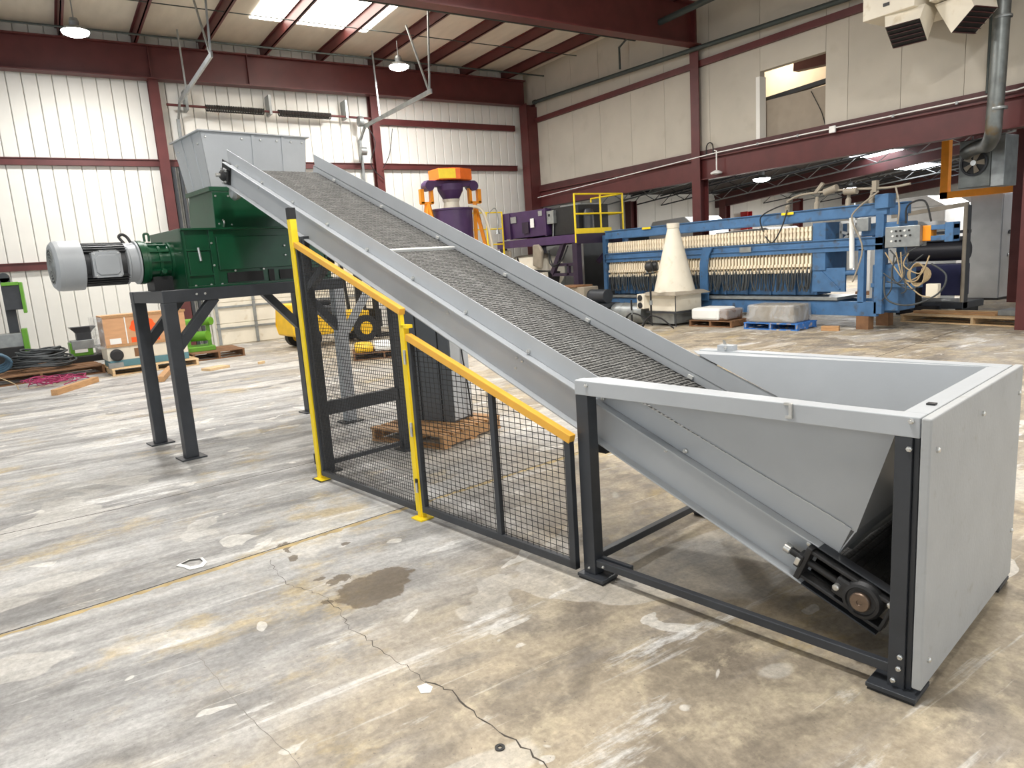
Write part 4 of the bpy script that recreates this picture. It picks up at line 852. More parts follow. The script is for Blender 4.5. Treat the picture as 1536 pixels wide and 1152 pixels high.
MB().box(-0.25, 0.25, -0.6, -0.15, 0.95, 1.08).box(-0.25, 0.25, -0.72, -0.6, 0.95, 1.5).build('seat', 'rubber', t, 0.04)
for xx in (-0.44, 0.44):
    for yy, r in ((-0.85, 0.24), (0.55, 0.32)):
        w_ = MB().cyl((xx - 0.10, yy, r), (xx + 0.10, yy, r), r, n=24).build('wheel', 'rubber', t); MB().cyl((xx - 0.11, yy, r), (xx + 0.11, yy, r), r * 0.5, n=16).build('rim', 'forklift_yellow', w_)
    for yy in (-0.75, 0.62): MB().bar((xx, yy, 0.7), (xx, yy + (0.12 if yy < 0 else -0.1), 2.1), 0.06, 0.06).build('guard_pillar', 'black_steel', t)
    MB().box(xx - 0.05, xx + 0.05, 0.85, 0.97, 0.05, 2.15).build('mast_rail', 'black_steel', t, 0.01); MB().bar((xx * 0.6, 0.98, 0.06), (xx * 0.6, 2.0, 0.04), 0.12, 0.05).build('fork', 'black_steel', t)
for k in range(5): MB().box(-0.46, 0.46, -0.62 + 0.27 * k, -0.58 + 0.27 * k, 2.08, 2.12).build('roof_bar', 'black_steel', t)
MB().box(-0.48, 0.48, 0.97, 1.03, 0.3, 0.75).build('carriage', 'black_steel', t, 0.01)
pallet('low pallet with yellow sacks behind the fence', -11.9, 2.9, math.radians(70), 1.2, 0.9, 'wood_dark')
t = thing('sack_layer', 'layer of yellow and white sacks on a low pallet behind the fence', 'sacks', (-11.9, 2.9, 0.14), math.radians(70))
for k in range(3): MB().box(-0.55 + 0.37 * k, -0.2 + 0.37 * k, -0.42, 0.42, 0, 0.14).build('sack', 'forklift_yellow' if k != 1 else 'paper', t, 0.05)

# ---- purple plant in the far corner
t = thing('purple_platform', 'purple steel platform with yellow handrail in the far corner', 'platform', (-15.6, 10.1, 0))
def R(mb, n, mt, b=0.0, par=None): return mb.map(lambda x, y, z: (x + 15.6, y - 10.1, z)).build(n, mt, par or t, b)
R(box(-17.6, -13.62, 9.4, 11.08, 2.24, 2.28), 'deck', 'purple_dark')
R(box(-17.6, -13.62, 9.36, 9.44, 2.06, 2.28), 'front_beam', 'purple'); R(box(-13.68, -13.60, 9.36, 11.08, 2.02, 2.28), 'end_beam', 'purple_dark'); R(box(-17.6, -13.62, 11.0, 11.08, 2.06, 2.28), 'rear_beam', 'purple_dark')
for x, y in ((-13.76, 9.45), (-17.4, 9.45), (-13.76, 10.95), (-17.4, 10.95)): R(box(x - 0.10, x + 0.10, y - 0.08, y + 0.08, 0, 2.06), 'leg', 'purple_dark', 0.004)
R(MB().bar((-14.9, 9.45, 1.25), (-14.3, 9.45, 2.1), 0.1, 0.14), 'brace', 'purple_dark'); R(MB().bar((-13.8, 10.2, 1.5), (-13.75, 10.9, 2.1), 0.1, 0.1), 'brace', 'purple_dark')
R(MB().box(-14.9, -13.86, 9.42, 9.50, 1.45, 1.53).box(-14.9, -13.86, 9.42, 9.50, 1.18, 1.26).box(-14.2, -14.12, 9.42, 9.50, 1.2, 1.5), 'lower_frame', 'purple_dark')
rail = lambda a, b, r=0.024: R(MB().cyl(a, b, r, n=10), 'handrail', 'yellow')
for y in (9.36, 10.25, 11.05): R(MB().cyl((-13.66, y, 2.05), (-13.66, y, 3.32), 0.026, n=10), 'rail_post', 'yellow')
for z in (3.31, 2.80): rail((-13.66, 9.36, z), (-13.66, 11.05, z)); rail((-15.0, 11.05, z), (-13.66, 11.05, z))
R(MB().cyl((-15.0, 11.05, 2.28), (-15.0, 11.05, 3.32), 0.026, n=10), 'rail_post', 'yellow'); R(box(-13.67, -13.64, 9.36, 10.6, 2.28, 2.42), 'toe_board', 'yellow')
t = thing('purple_bin', 'purple feed bin with white labels on the platform', 'bin', (-16.3, 10.2, 2.28))
m0 = MB().prism([(-1.12, -0.6, 0.06), (1.08, -0.6, 0.06), (1.12, -0.66, 0.80), (-1.16, -0.66, 0.84)], (0, 1.1, 0)).build('shell', 'purple', t, 0.01)
for xx in (-1.16, -0.80, 1.06): MB().box(xx, xx + 0.05, -0.685, -0.60, 0.04, 0.82).build('rib', 'purple', m0)
for a, b, c, d, mt in ((-0.72, -0.42, 0.52, 0.70, 'print_grey'), (0.32, 0.50, 0.32, 0.58, 'paper'), (0.74, 0.92, 0.62, 0.76, 'print_grey')): MB().box(a, b, -0.672, -0.66, c, d).build('label_plate', mt, m0)
MB().box(-0.12, 0.22, -0.672, -0.655, 0.18, 0.50).build('patch_panel', 'purple_dark', m0)
t = thing('control_cabinet', 'black control cabinet with grey switch box beside the purple bin', 'cabinet', (-14.55, 10.2, 2.28))
MB().box(-0.55, 0.68, -0.55, 0.5, 0.02, 0.78).build('body', 'black_steel', t, 0.01); MB().box(-0.62, -0.30, -0.66, -0.55, 0.36, 0.72).build('switch_box', 'galv', t, 0.008); MB().cyl((-0.5, -0.67, 0.60), (-0.5, -0.64, 0.60), 0.04).build('switch', 'rubber', t); MB().cyl((-0.46, -0.58, 0.0), (-0.42, -0.58, 0.36), 0.02).build('conduit', 'galv', t)
MB().lathe([(0.16, 0), (0.16, 0.42), (0.12, 0.5), (0.1, 0.52)], (0.72, -0.25, 0.14), (0, 0, 1)).build('motor', 'dark_steel', t); MB().box(-0.3, 0.6, -0.4, 0.3, 0.78, 0.83).build('top_cover', 'galv', t)
t = thing('cream_tank_unit', 'rounded cream machine under the purple platform', 'machine', (-16.3, 10.1, 0))
MB().lathe([(0.0, -1.15), (0.35, -1.1), (0.52, -0.9), (0.55, 0.4), (0.45, 0.8), (0.2, 1.0), (0, 1.02)], (0, -0.2, 1.30), (1, 0, 0), 24).build('tank', 'cream_paint', t); MB().box(-0.9, 0.9, -0.5, 0.3, 0, 0.8).build('base', 'taupe', t, 0.02)
MB().box(-0.95, -0.55, -0.80, -0.70, 1.55, 2.0).build('lid', 'taupe', t, 0.05); MB().prism([(0.6, -0.78, 1.5), (1.0, -0.78, 1.4), (1.1, -0.78, 1.9), (0.95, -0.78, 2.1), (0.65, -0.78, 2.1)], (0, 0.1, 0)).build('lid', 'taupe', t, 0.04)
MB().cyl((-0.15, -0.75, 1.62), (-0.05, -0.85, 1.75), 0.03).build('valve', 'black_steel', t); MB().prism([(0.5, -0.7, 1.4), (1.3, -0.7, 1.3), (1.2, -0.7, 0.9), (0.6, -0.7, 1.0)], (0, 0.4, 0)).build('hopper_mouth', 'black_steel', t); MB().box(0.95, 1.25, -0.85, -0.7, 0.95, 1.3).build('switch_box', 'cream_paint', t, 0.01)
for zz in (1.0, 1.1, 1.2): MB().cyl((1.02, -0.86, zz), (1.02, -0.84, zz), 0.03, n=10).build('button', 'red_bright' if zz == 1.0 else 'rubber', t)
MB().tube([(1.2, -0.6, 1.9), (1.5, -0.7, 1.5), (1.9, -0.7, 1.6), (2.1, -0.6, 2.0)], 0.02, smooth=6).tube([(1.3, -0.65, 1.9), (1.35, -0.7, 1.55), (1.7, -0.7, 1.45), (1.8, -0.65, 1.9)], 0.016, smooth=6).build('cable', 'rubber', t)
t = thing('hopper_tower', 'purple hopper tower on orange A-frame legs topped by an orange drive', 'tower', (-15.6, 6.75, 0))
MB().lathe([(0.52, 1.7), (0.54, 3.10), (0.57, 3.11), (0.57, 3.15), (0.50, 3.15), (0.48, 2.9)], (0, 0, 0), (0, 0, 1), 36).build('drum', 'purple', t); MB().lathe([(0.2, 0.3), (0.5, 1.7)], (0, 0, 0), (0, 0, 1), 24).build('drum_cone', 'purple', t)
MB().lathe([(0.22, 3.16), (0.20, 3.32), (0.24, 3.40)], (0, 0, 0), (0, 0, 1), 20).build('sleeve', 'cream_paint', t)
m = MB(); q = [(0.24, 3.40), (0.38, 3.62), (0.40, 3.78)]; m.lathe(q, (0, 0, 0), (0, 0, 1), 6).build('square_funnel', 'purple', t)
MB().box(-0.12, 0.12, -0.72, 0.72, 3.72, 3.88).build('yoke', 'purple', t, 0.02)
for yy in (-0.66, 0.66): MB().cyl((-0.14, yy, 3.74), (0.14, yy, 3.74), 0.13).build('yoke_drum', 'purple', t)
db = MB().prism([(-0.3, -0.46, 3.88), (0.3, -0.46, 3.88), (0.42, 0.10, 3.88), (0.22, 0.56, 3.88), (-0.3, 0.56, 3.88)], (0, 0, 0.28)).build('drive_box', 'orange_bright', t, 0.01, label='orange drive housing with yellow end')
MB().prism([(0.305, -0.47, 3.90), (0.40, -0.03, 3.90), (0.40, -0.03, 4.14), (0.305, -0.47, 4.14)], (0.012, 0, 0)).build('yellow_cover', 'yellow', db)
for sg in (-1, 1):
    MB().box(-0.06, 0.06, sg * 0.86 - 0.05, sg * 0.86 + 0.05, 3.30, 3.66).build('bracket', 'orange_paint', t); MB().box(-0.06, 0.06, sg * 0.58 - 0.04, sg * 0.58 + 0.04, 3.30, 3.75).build('bracket', 'orange_paint', t); MB().box(-0.06, 0.06, min(sg * 0.55, sg * 0.9), max(sg * 0.55, sg * 0.9), 3.28, 3.34).build('bracket', 'orange_paint', t)
    MB().bar((0, sg * 0.72, 3.30), (0.45, sg * 1.18, 0.0), 0.09, 0.09).build('frame_leg', 'orange_paint', t); MB().bar((0, sg * 0.72, 3.30), (-0.6, sg * 0.95, 0.0), 0.09, 0.09).build('frame_leg', 'orange_paint', t); MB().bar((0.05, sg * 0.70, 3.30), (0.5, sg * 0.30, 0.0), 0.08, 0.08).build('frame_leg', 'orange_paint', t)
MB().tube([(0.3, 0.35, 3.17), (0.35, 0.62, 3.15), (0.36, 0.80, 2.9), (0.36, 0.95, 2.2), (0.36, 1.0, 1.2)], 0.045, smooth=6).build('outlet_hose', 'cream_paint', t)
m = MB(); X0 = -16.4
t = thing('corner_railing', 'thin yellow handrail between the purple tower and the purple bin', 'railing', (-16.9, 8.6, 0))
for yy in (-0.9, 0.0, 0.55): MB().cyl((0, yy, 0), (0, yy, 3.15), 0.025, n=8).build('rail_post', 'yellow', t)
for zz in (3.13, 2.65, 2.2): MB().cyl((0, -0.9, zz), (0, 0.55, zz), 0.02, n=8).build('handrail', 'yellow', t)
MB().tube([(0.05, 0.05, 3.1), (0.08, 0.28, 3.25), (0.08, 0.36, 2.9), (0.1, 0.3, 2.6)], 0.014, smooth=5).lathe([(0.08, 0), (0.02, 0.15)], (0.1, 0.3, 2.5), (0, 0, 1), 8).build('hanging_hook', 'galv', t)

# ---- blue filter press
fp = thing('filter_press', 'long blue filter press packed with cream plates', 'filter press', (-9.7, 10.6, 0))
def Q(mb, n, mt, b=0.0, par=None): return mb.map(lambda x, y, z: (x + 9.7, y - 10.6, z)).build(n, mt, par or fp, b)
for y0 in (10.20, 10.92):
    Q(MB().box(-13.5, -5.85, y0, y0 + 0.06, 1.47, 1.70).box(-13.5, -5.85, y0 - 0.03, y0 + 0.07, 1.69, 1.71).box(-13.5, -5.85, y0 - 0.03, y0, 1.56, 1.58), 'side_bar', 'press_blue', 0.003)
    tb_ = Q(MB().box(-13.45, -5.80, y0, y0 + 0.10, 2.09, 2.30).box(-13.45, -5.80, y0 - 0.03, y0 + 0.12, 2.29, 2.31), 'top_beam', 'press_blue', 0.003)
    for x, w in ((-12.0, 0.3), (-7.95, 0.28)): Q(box(x, x + w, y0 - 0.035, y0 - 0.031, 2.25, 2.30), 'yellow_label', 'yellow', 0, tb_)
    Q(MB().box(-13.3, -5.95, y0, y0 + 0.10, 0.25, 0.52), 'base_beam', 'press_blue', 0.004)
    Q(MB().box(-13.58, -13.46, y0, y0 + 0.12, 0.14, 2.2), 'end_post', 'press_blue', 0.004); Q(MB().bar((-13.5, y0 + 0.05, 0.6), (-12.6, y0 + 0.05, 0.3), 0.08, 0.10), 'end_brace', 'press_blue')
    Q(MB().box(-6.32, -6.20, y0, y0 + 0.10, 0.5, 1.5), 'end_post', 'press_blue', 0.004); Q(MB().box(-6.0, -5.85, y0 + 0.0, y0 + 0.1, 0.3, 2.1), 'end_post', 'press_blue', 0.004)
Q(MB().prism([(-10.0, 10.16, 1.70), (-9.72, 10.16, 1.70), (-9.84, 10.16, 1.50), (-9.88, 10.16, 1.2), (-9.86, 10.16, 0.50), (-10.10, 10.16, 0.50), (-10.10, 10.16, 1.35)], (0, -0.04, 0)), 'curved_bracket', 'press_blue', 0.004)
Q(box(-9.0, -8.7, 10.165, 10.17, 1.55, 1.66), 'maker_plate', 'galv')
pm = shared(MB().box(-0.014, 0.014, -0.33, 0.33, 1.12, 1.96).box(-0.024, 0.024, -0.365, 0.36, 1.72, 1.99).box(-0.030, 0.030, -0.375, -0.34, 1.76, 1.81).box(-0.030, 0.030, -0.375, -0.34, 1.89, 1.94).box(-0.022, 0.022, -0.36, -0.32, 1.26, 1.42).box(-0.028, 0.028, -0.39, -0.33, 1.20, 1.26).box(-0.014, 0.014, -0.40, -0.33, 1.08, 1.15), 'filter_plate', 'cream')
hm = shared(MB().tube([(0, -0.37, 1.14), (0.01, -0.40, 1.05), (0.015, -0.40, 0.9), (0.05, -0.38, 0.72)], 0.014, n=5, smooth=3), 'drain_hose', 'rubber_grey')
n = 70
for k in range(n):
    x = -13.40 + (k + 0.5) * (6.1 / n)
    p_ = inst(pm, 'filter_plate', fp, (x + 9.7, 0.0, 0.0), (0, 0, random.uniform(-0.012, 0.012)))
    inst(hm, 'drain_hose', fp, (x + 9.74, 0.03, 0.0), (0, 0, 0), (-random.uniform(0.5, 2.2), 1, random.uniform(0.96, 1.04)))
    inst(hm, 'drain_hose', fp, (x + 9.7, 0.0, 0.0), (0, 0, 0), (random.choice((1, -1)) * random.uniform(0.5, 1.8), 1, random.uniform(0.97, 1.03)))
Q(box(-13.4, -7.3, 10.42, 10.9, 0.62, 1.06), 'drip_trough', 'press_blue', 0.01)
Q(box(-13.4, -7.3, 10.34, 10.86, 1.06, 1.11), 'manifold', 'dark_steel', 0.005)
Q(box(-13.42, -7.3, 10.52, 10.56, 1.12, 1.95), 'plate_gap_shade', 'wood_dark')  # dark sheet added to stand in for shade between the plates
for k in range(10): Q(MB().box(-13.2 + 0.6 * k, -13.16 + 0.6 * k, 10.38, 10.42, 0.62, 1.08), 'trough_rib', 'press_blue')
Q(box(-13.3, -6.7, 10.16, 10.95, 0.54, 0.60), 'drain_tray', 'galv', 0.004)
Q(box(-7.28, -7.0, 10.22, 10.95, 1.12, 2.04), 'pressure_head', 'press_blue', 0.01); Q(box(-7.3, -6.6, 10.25, 10.3, 0.7, 1.16), 'head_panel', 'press_blue', 0.006); Q(MB().bar((-7.1, 10.24, 1.1), (-6.7, 10.24, 0.75), 0.03, 0.03), 'panel_brace', 'press_blue')
Q(MB().cyl((-7.0, 10.3, 1.06), (-6.25, 10.3, 1.06), 0.05), 'guide_tube', 'press_blue'); Q(MB().cyl((-7.0, 10.6, 1.6), (-5.9, 10.6, 1.6), 0.12), 'ram', 'zinc')
m = MB(); 
for a, b in (((-6.98, 1.66), (-6.98, 2.02)), ((-6.98, 2.02), (-6.52, 2.02)), ((-6.52, 2.02), (-6.52, 1.66)), ((-6.98, 1.84), (-6.52, 1.70)), ((-6.9, 1.70), (-6.55, 2.0))): m.bar((a[0], 10.7, a[1]), (b[0], 10.7, b[1]), 0.05, 0.05)
Q(m, 'rib_frame', 'paper'); Q(MB().cyl((-6.40, 10.14, 1.15), (-6.42, 10.14, 2.08), 0.045), 'white_pipe', 'paper')
Q(box(-6.1, -5.6, 10.3, 10.9, 0.35, 1.2), 'hydraulic_tank', 'press_blue', 0.02); Q(box(-6.1, -5.2, 10.25, 10.35, 0.78, 0.86), 'hydraulic_shelf', 'press_blue', 0.01); Q(box(-6.3, -5.6, 10.25, 10.9, 1.72, 1.95), 'ram_housing', 'press_blue', 0.02)
ccb = Q(box(-5.72, -5.12, 10.02, 10.26, 1.50, 1.86), 'control_box', 'galv', 0.008)
for r in range(3):
    for c in range(5 if r < 2 else 3): Q(MB().cyl((-5.60 + 0.075 * c + 0.02 * (r % 2), 10.03, 1.78 - 0.085 * r), (-5.60 + 0.075 * c + 0.02 * (r % 2), 10.005, 1.78 - 0.085 * r), 0.018, n=8), 'button', 'rubber' if (r * 3 + c) % 3 else 'paper', 0, ccb)
Q(box(-5.12, -4.98, 10.1, 10.3, 1.58, 1.84), 'yellow_valve', 'orange_paint', 0.01); Q(MB().box(-4.98, -4.62, 10.1, 10.3, 1.58, 1.66).box(-4.98, -4.62, 10.1, 10.3, 1.76, 1.84).box(-4.75, -4.62, 10.08, 10.32, 1.55, 1.87), 'valve_frame', 'press_blue', 0.006)
for k in range(9):
    a = (-5.45 + random.uniform(-.25, .25), 10.05, 1.0 + random.uniform(-.2, .25)); b = (-5.3 + random.uniform(-.45, .45), 10.0, 0.75 + random.uniform(-.25, .6)); c = (-5.9 + random.uniform(-.3, .9), 10.05, 1.45 + random.uniform(-.1, .1))
    Q(MB().tube([c, a, ((a[0] + b[0]) / 2 + 0.1, 9.95, (a[2] + b[2]) / 2 - 0.12), b], 0.012, n=6, smooth=6), 'cable', 'tan_cable' if k % 2 else 'rubber_grey')
m = MB()
for k in range(6): m.tube([(-5.12 + (0.12 + 0.015 * k) * math.cos(2 * math.pi * i / 18), 9.98 + 0.012 * k, 1.02 + (0.20 - 0.01 * k) * math.sin(2 * math.pi * i / 18)) for i in range(19)], 0.011, n=5)
Q(m, 'cable_coil', 'tan_cable'); Q(box(-4.98, -4.78, 10.0, 10.1, 0.62, 0.86), 'junction_box', 'cream_paint', 0.01)
Q(MB().tube([(-5.7, 10.0, 1.0), (-5.62, 9.95, 0.6), (-5.2, 9.93, 0.5), (-4.75, 9.95, 0.7), (-4.65, 9.98, 1.0), (-4.9, 10.0, 1.2)], 0.016, smooth=6), 'cable', 'rubber_grey')
for (x, dz) in ((-7.85, 0.0), (-7.2, 0.22), (-6.55, 0.25), (-6.1, 0.2)): Q(MB().lathe([(0.05, 0), (0.05, 0.12), (0.03, 0.16), (0.035, 0.24)], (x, 10.22, 2.30), (0, 0.1, 1), 12), 'pipe_valve', 'taupe')
Q(MB().tube([(-7.85, 10.22, 2.52), (-7.6, 10.2, 2.6), (-7.2, 10.2, 2.62), (-6.5, 10.2, 2.60), (-5.8, 10.2, 2.55), (-5.4, 10.2, 2.57)], 0.022, smooth=4), 'top_pipe', 'taupe'); Q(MB().cyl((-7.0, 10.18, 2.60), (-6.75, 10.18, 2.66), 0.07), 'valve_body', 'taupe'); Q(MB().cyl((-6.6, 10.18, 2.57), (-6.35, 10.18, 2.56), 0.06), 'valve_body', 'taupe'); Q(MB().box(-6.06, -5.98, 10.15, 10.25, 2.5, 2.7), 'valve_handle', 'taupe'); Q(MB().bar((-7.2, 10.2, 2.62), (-7.05, 10.2, 2.78), 0.06, 0.06), 'valve_handle', 'taupe')
Q(MB().tube([(-8.35, 10.12, 1.95), (-8.4, 10.10, 2.25), (-8.0, 10.1, 2.42), (-7.5, 10.15, 2.5)], 0.014, smooth=6).tube([(-8.3, 10.12, 1.85), (-8.1, 10.08, 1.72), (-7.9, 10.1, 2.0), (-7.8, 10.15, 2.35)], 0.014, smooth=6), 'hose', 'rubber'); Q(MB().tube([(-5.9, 10.1, 2.5), (-6.3, 10.05, 2.2), (-6.35, 10.05, 2.0), (-6.15, 10.05, 1.5), (-6.3, 10.0, 0.9)], 0.016, smooth=6).tube([(-5.6, 10.1, 2.55), (-5.5, 10.05, 2.2), (-5.52, 10.05, 1.9)], 0.016, smooth=6), 'hose', 'taupe')
Q(box(-6.30, -6.08, 10.1, 10.2, 1.82, 2.06), 'junction_box', 'galv', 0.008); Q(MB().tube([(-5.4, 10.1, 1.9), (-5.38, 10.1, 2.2), (-5.1, 10.1, 2.25), (-4.98, 10.1, 1.9)], 0.016, smooth=6), 'hose', 'rubber'); Q(box(-6.0, -5.75, 10.15, 10.4, 2.2, 2.45), 'beam_head', 'press_blue', 0.01)
for x in (-13.0, -10.5, -8.0, -6.2):
    for y0 in (10.22, 10.9): Q(box(x - 0.12, x + 0.12, y0 - 0.04, y0 + 0.14, 0, 0.25), 'support_block', 'wood_dark')

# ---- cream cone unit, tripod lamp, wrapped loads
t = thing('dust_collector', 'cream conical dust collector on a square base before the press', 'dust collector', (-10.32, 9.52, 0))
MB().lathe([(0.47, 0.76), (0.13, 2.18), (0.14, 2.19), (0.145, 2.30), (0.11, 2.30)], (0, 0, 0), (0, 0, 1), 32).build('cone', 'cream_paint', t)
fb = [(-0.56, -0.56), (0.56, -0.56), (0.56, 0.56), (-0.56, 0.56)]
MB().add([(x, y, 0.70) for x, y in fb] + [(x, y, 0.715) for x, y in fb] + [(x * 0.8, y * 0.8, 0.78) for x, y in fb], [(3, 2, 1, 0)] + [(i + k, (i + 1) % 4 + k, (i + 1) % 4 + 4 + k, i + 4 + k) for k in (0, 4) for i in range(4)] + [(8, 9, 10, 11)]).build('flare', 'taupe', t)
MB().box(-0.42, 0.42, -0.42, 0.42, 0.34, 0.71).build('tank_body', 'cream_paint', t, 0.01); MB().box(-0.40, 0.30, -0.36, 0.36, 0.05, 0.30).build('base', 'galv', t, 0.01); MB().box(-0.46, 0.46, -0.46, 0.46, 0.30, 0.34).build('base_rim', 'dark_steel', t)
MB().box(0.415, 0.43, -0.43, -0.415, 0.0, 0.72).build('corner_seam', 'dark_steel', t); sb = MB().box(-0.62, -0.40, -0.60, -0.25, 0.40, 0.74).build('side_box', 'cream_paint', t, 0.01)
for zz in (0.65, 0.48): MB().cyl((-0.51, -0.62, zz), (-0.51, -0.60, zz), 0.07).build('port', 'rubber', sb)
t = thing('steel_barrel', 'grey steel barrel lying left of the cone unit', 'barrel', (-11.5, 9.25, 0), math.radians(4))
MB().lathe([(0.24, -0.5), (0.25, -0.48), (0.25, 0.5), (0.24, 0.52)], (0, 0, 0.25), (1, 0, 0), 24).build('drum', 'galv', t)
for xx in (-0.17, 0.17): MB().lathe([(0.258, xx - 0.02), (0.262, xx), (0.258, xx + 0.02)], (0, 0, 0.25), (1, 0, 0), 24, cap=False).build('hoop', 'galv', t)
t = thing('gear_motor', 'taupe gear motor block beneath the press left end', 'motor', (-13.0, 8.95, 0), math.radians(3))
MB().box(-0.55, 0.35, -0.25, 0.25, 0.50, 0.92).build('gear_case', 'taupe', t, 0.02); MB().cyl((0.35, 0, 0.68), (0.95, 0, 0.68), 0.17).build('motor', 'dark_steel', t); MB().box(-0.7, 1.0, -0.35, 0.35, 0.40, 0.50).build('bed', 'dark_steel', t); MB().box(-0.6, -0.5, -0.3, 0.3, 0, 0.4).build('leg', 'dark_steel', t); MB().box(0.8, 0.9, -0.3, 0.3, 0, 0.4).build('leg', 'dark_steel', t); MB().box(-0.75, 0.1, -0.3, 0.28, 0.92, 0.96).build('lid', 'wood_dark', t)
def tripod(label, x, y, h, lamp):
    t = thing('tripod_stand', label, 'lamp stand', (x, y, 0), 0.3)
    MB().cyl((0, 0, 0.12), (0, 0, h), 0.022, n=10).build('pole', 'black_steel', t); MB().cyl((0, 0, h * 0.45), (0, 0, h * 0.45 + 0.1), 0.035, n=10).build('collar', 'galv', t)
    for k in range(3):
        a = 2.1 * k + 0.4; MB().tube([(0, 0, 0.32), (0.22 * math.cos(a), 0.22 * math.sin(a), 0.24), (0.48 * math.cos(a), 0.48 * math.sin(a), 0.015)], 0.017, n=8, smooth=4).build('leg', 'black_steel', t)
    if lamp:
        MB().box(-0.02, 0.02, -0.22, 0.22, h, h + 0.03).build('cross_bar', 'black_steel', t)
        for yy in (-0.12, 0.12):
            l_ = MB().lathe([(0.06, 0), (0.11, 0.05), (0.11, 0.14), (0.09, 0.16)], (-0.05, yy, h + 0.15), (1, 0.3, 0.1), 16).build('lamp_head', 'black_steel', t); MB().box(-0.02, 0.02, yy - 0.01, yy + 0.01, h, h + 0.12).build('yoke', 'galv', l_)
        MB().box(-0.02, 0.02, -0.05, 0.1, h + 0.28, h + 0.31).build('handle', 'galv', t)
tripod('black tripod work lamp standing before the cream cone', -10.0, 8.45, 1.22, True)
tripod('bare black tripod pole left of the cone unit', -10.95, 8.75, 0.62, False)
pallet('brown pallet under the torn white wrapped load', -9.20, 9.72, math.radians(6), 1.10, 0.70, 'wood_dark')
t = thing('wrapped_load', 'low torn white film-wrapped load beside the cone unit', 'wrapped load', (-9.20, 9.72, 0.142), math.radians(6))
MB().box(-0.46, 0.40, -0.3, 0.3, 0, 0.22).build('load', 'wood_dark', t, 0.03); MB().box(-0.50, 0.22, -0.34, 0.33, 0.002, 0.26).build('film', 'paper', t, 0.05); MB().box(0.20, 0.42, -0.33, 0.32, 0.02, 0.24).build('film', 'film', t, 0.04)
pallet('blue pallet under the clear wrapped carton', -7.72, 9.80, math.radians(6), 1.18, 0.74, 'pallet_blue')
t = thing('wrapped_load', 'taupe carton wrapped in clear film on the blue pallet', 'wrapped load', (-7.72, 9.80, 0.142), math.radians(6))
MB().box(-0.52, 0.46, -0.30, 0.30, 0, 0.34).build('carton', 'taupe', t, 0.02)
m = MB(); m.prism([(-0.57, -0.35, 0.002), (0.52, -0.35, 0.002), (0.49, -0.33, 0.36), (-0.54, -0.33, 0.36)], (0, 0.68, 0)); m.build('film', 'film', t, 0.04)
pallet('long pale pallet near the right picture edge', -4.85, 11.95, math.radians(-4), 2.7, 0.95, 'wood_pale', h=0.15, nb=8)
for k, (dx, dy, a, mt) in enumerate(((-0.45, 0.12, 1, 'wood'), (-0.35, -0.12, -4, 'wood'), (-0.4, 0.32, 2, 'wood_pale'))):
    o = box(-0.75, 0.75, -0.06, 0.06, 0, 0.03).build('loose_board', mt); o.location = (-5.0 + dx, 11.95 + dy, 0.152 + 0.0); o.rotation_euler = (0, 0, math.radians(a)); tag(o, ('left loose board on the long pale pallet', 'front loose board on the long pale pallet', 'pale loose board at the back of the long pallet')[k], 'board', 'loose boards on the pallet')
t = thing('steel_bracket', 'grey steel base plate with upright lug on the long pallet', 'bracket', (-4.05, 12.0, 0.152)); MB().box(-0.55, 0.5, -0.2, 0.3, 0, 0.10).build('plate', 'galv', t, 0.005); MB().prism([(0.0, 0.2, 0.10), (0.35, 0.2, 0.10), (0.35, 0.2, 0.42), (0.15, 0.2, 0.42)], (0, 0.03, 0)).build('lug', 'galv', t)
plank('wood block under the blue press end', (-6.75, 9.75, 0), (-6.45, 9.85, 0), 0.10, 0.09, 'wood')
plank('tall timber leaning on the right-hand column', (-5.62, 15.55, 0.0), (-5.78, 15.85, 2.2), 0.10, 0.06, 'wood')

# ---- roller stand, steel enclosure, fan, orange frame
t = thing('roll_stand', 'black roll stand with dark drums right of the press', 'roll stand', (-6.22, 13.5, 0))
MB().box(-0.85, 0.62, -0.8, 0.1, 0.16, 0.30).build('base', 'dark_steel', t, 0.01); MB().cyl((-0.75, -0.55, 1.32), (0.55, -0.55, 1.32), 0.20, n=28).build('roll', 'roll_black', t); MB().box(-0.75, 0.55, -0.72, -0.4, 0.42, 1.06).build('web_sheet', 'blue_belt', t, 0.02)
MB().box(-0.75, 0.55, -0.68, -0.55, 1.52, 1.60).build('top_bar', 'dark_steel', t); MB().box(0.58, 0.62, -0.78, -0.60, 0.16, 2.2).build('end_frame', 'dark_steel', t, 0.005); MB().box(-0.85, 0.64, -0.74, -0.62, 1.66, 1.72).build('tie', 'dark_steel', t); MB().cyl((0.60, -0.8, 0.3), (0.60, -0.8, 2.2), 0.035).build('pipe', 'taupe', t); MB().box(-0.25, -0.17, -0.95, -0.8, 0.20, 0.95).build('lever', 'black_steel', t, 0.01); MB().box(-0.25, 0.2, -0.95, -0.85, 0.12, 0.22).build('lever', 'black_steel', t)
MB().box(-0.9, 0.2, -0.82, -0.78, 0.10, 0.24).build('slot_rail', 'dark_steel', t); MB().bar((-0.9, -0.7, 2.1), (0.6, -0.7, 2.22), 0.08, 0.08).build('top_pipe', 'taupe', t)
for xx in (-0.8, -0.55): MB().cyl((xx, -0.84, 0.17), (xx + 0.18, -0.84, 0.17), 0.05).build('foot', 'dark_steel', t)
for xx in (-0.7, 0.5): MB().box(xx - 0.06, xx + 0.06, -0.7, 0.0, 0.0, 0.16).build('skid', 'black_steel', t)
t = thing('steel_enclosure', 'tall stainless steel enclosure behind the roll stand', 'enclosure', (-6.85, 16.9, 0))
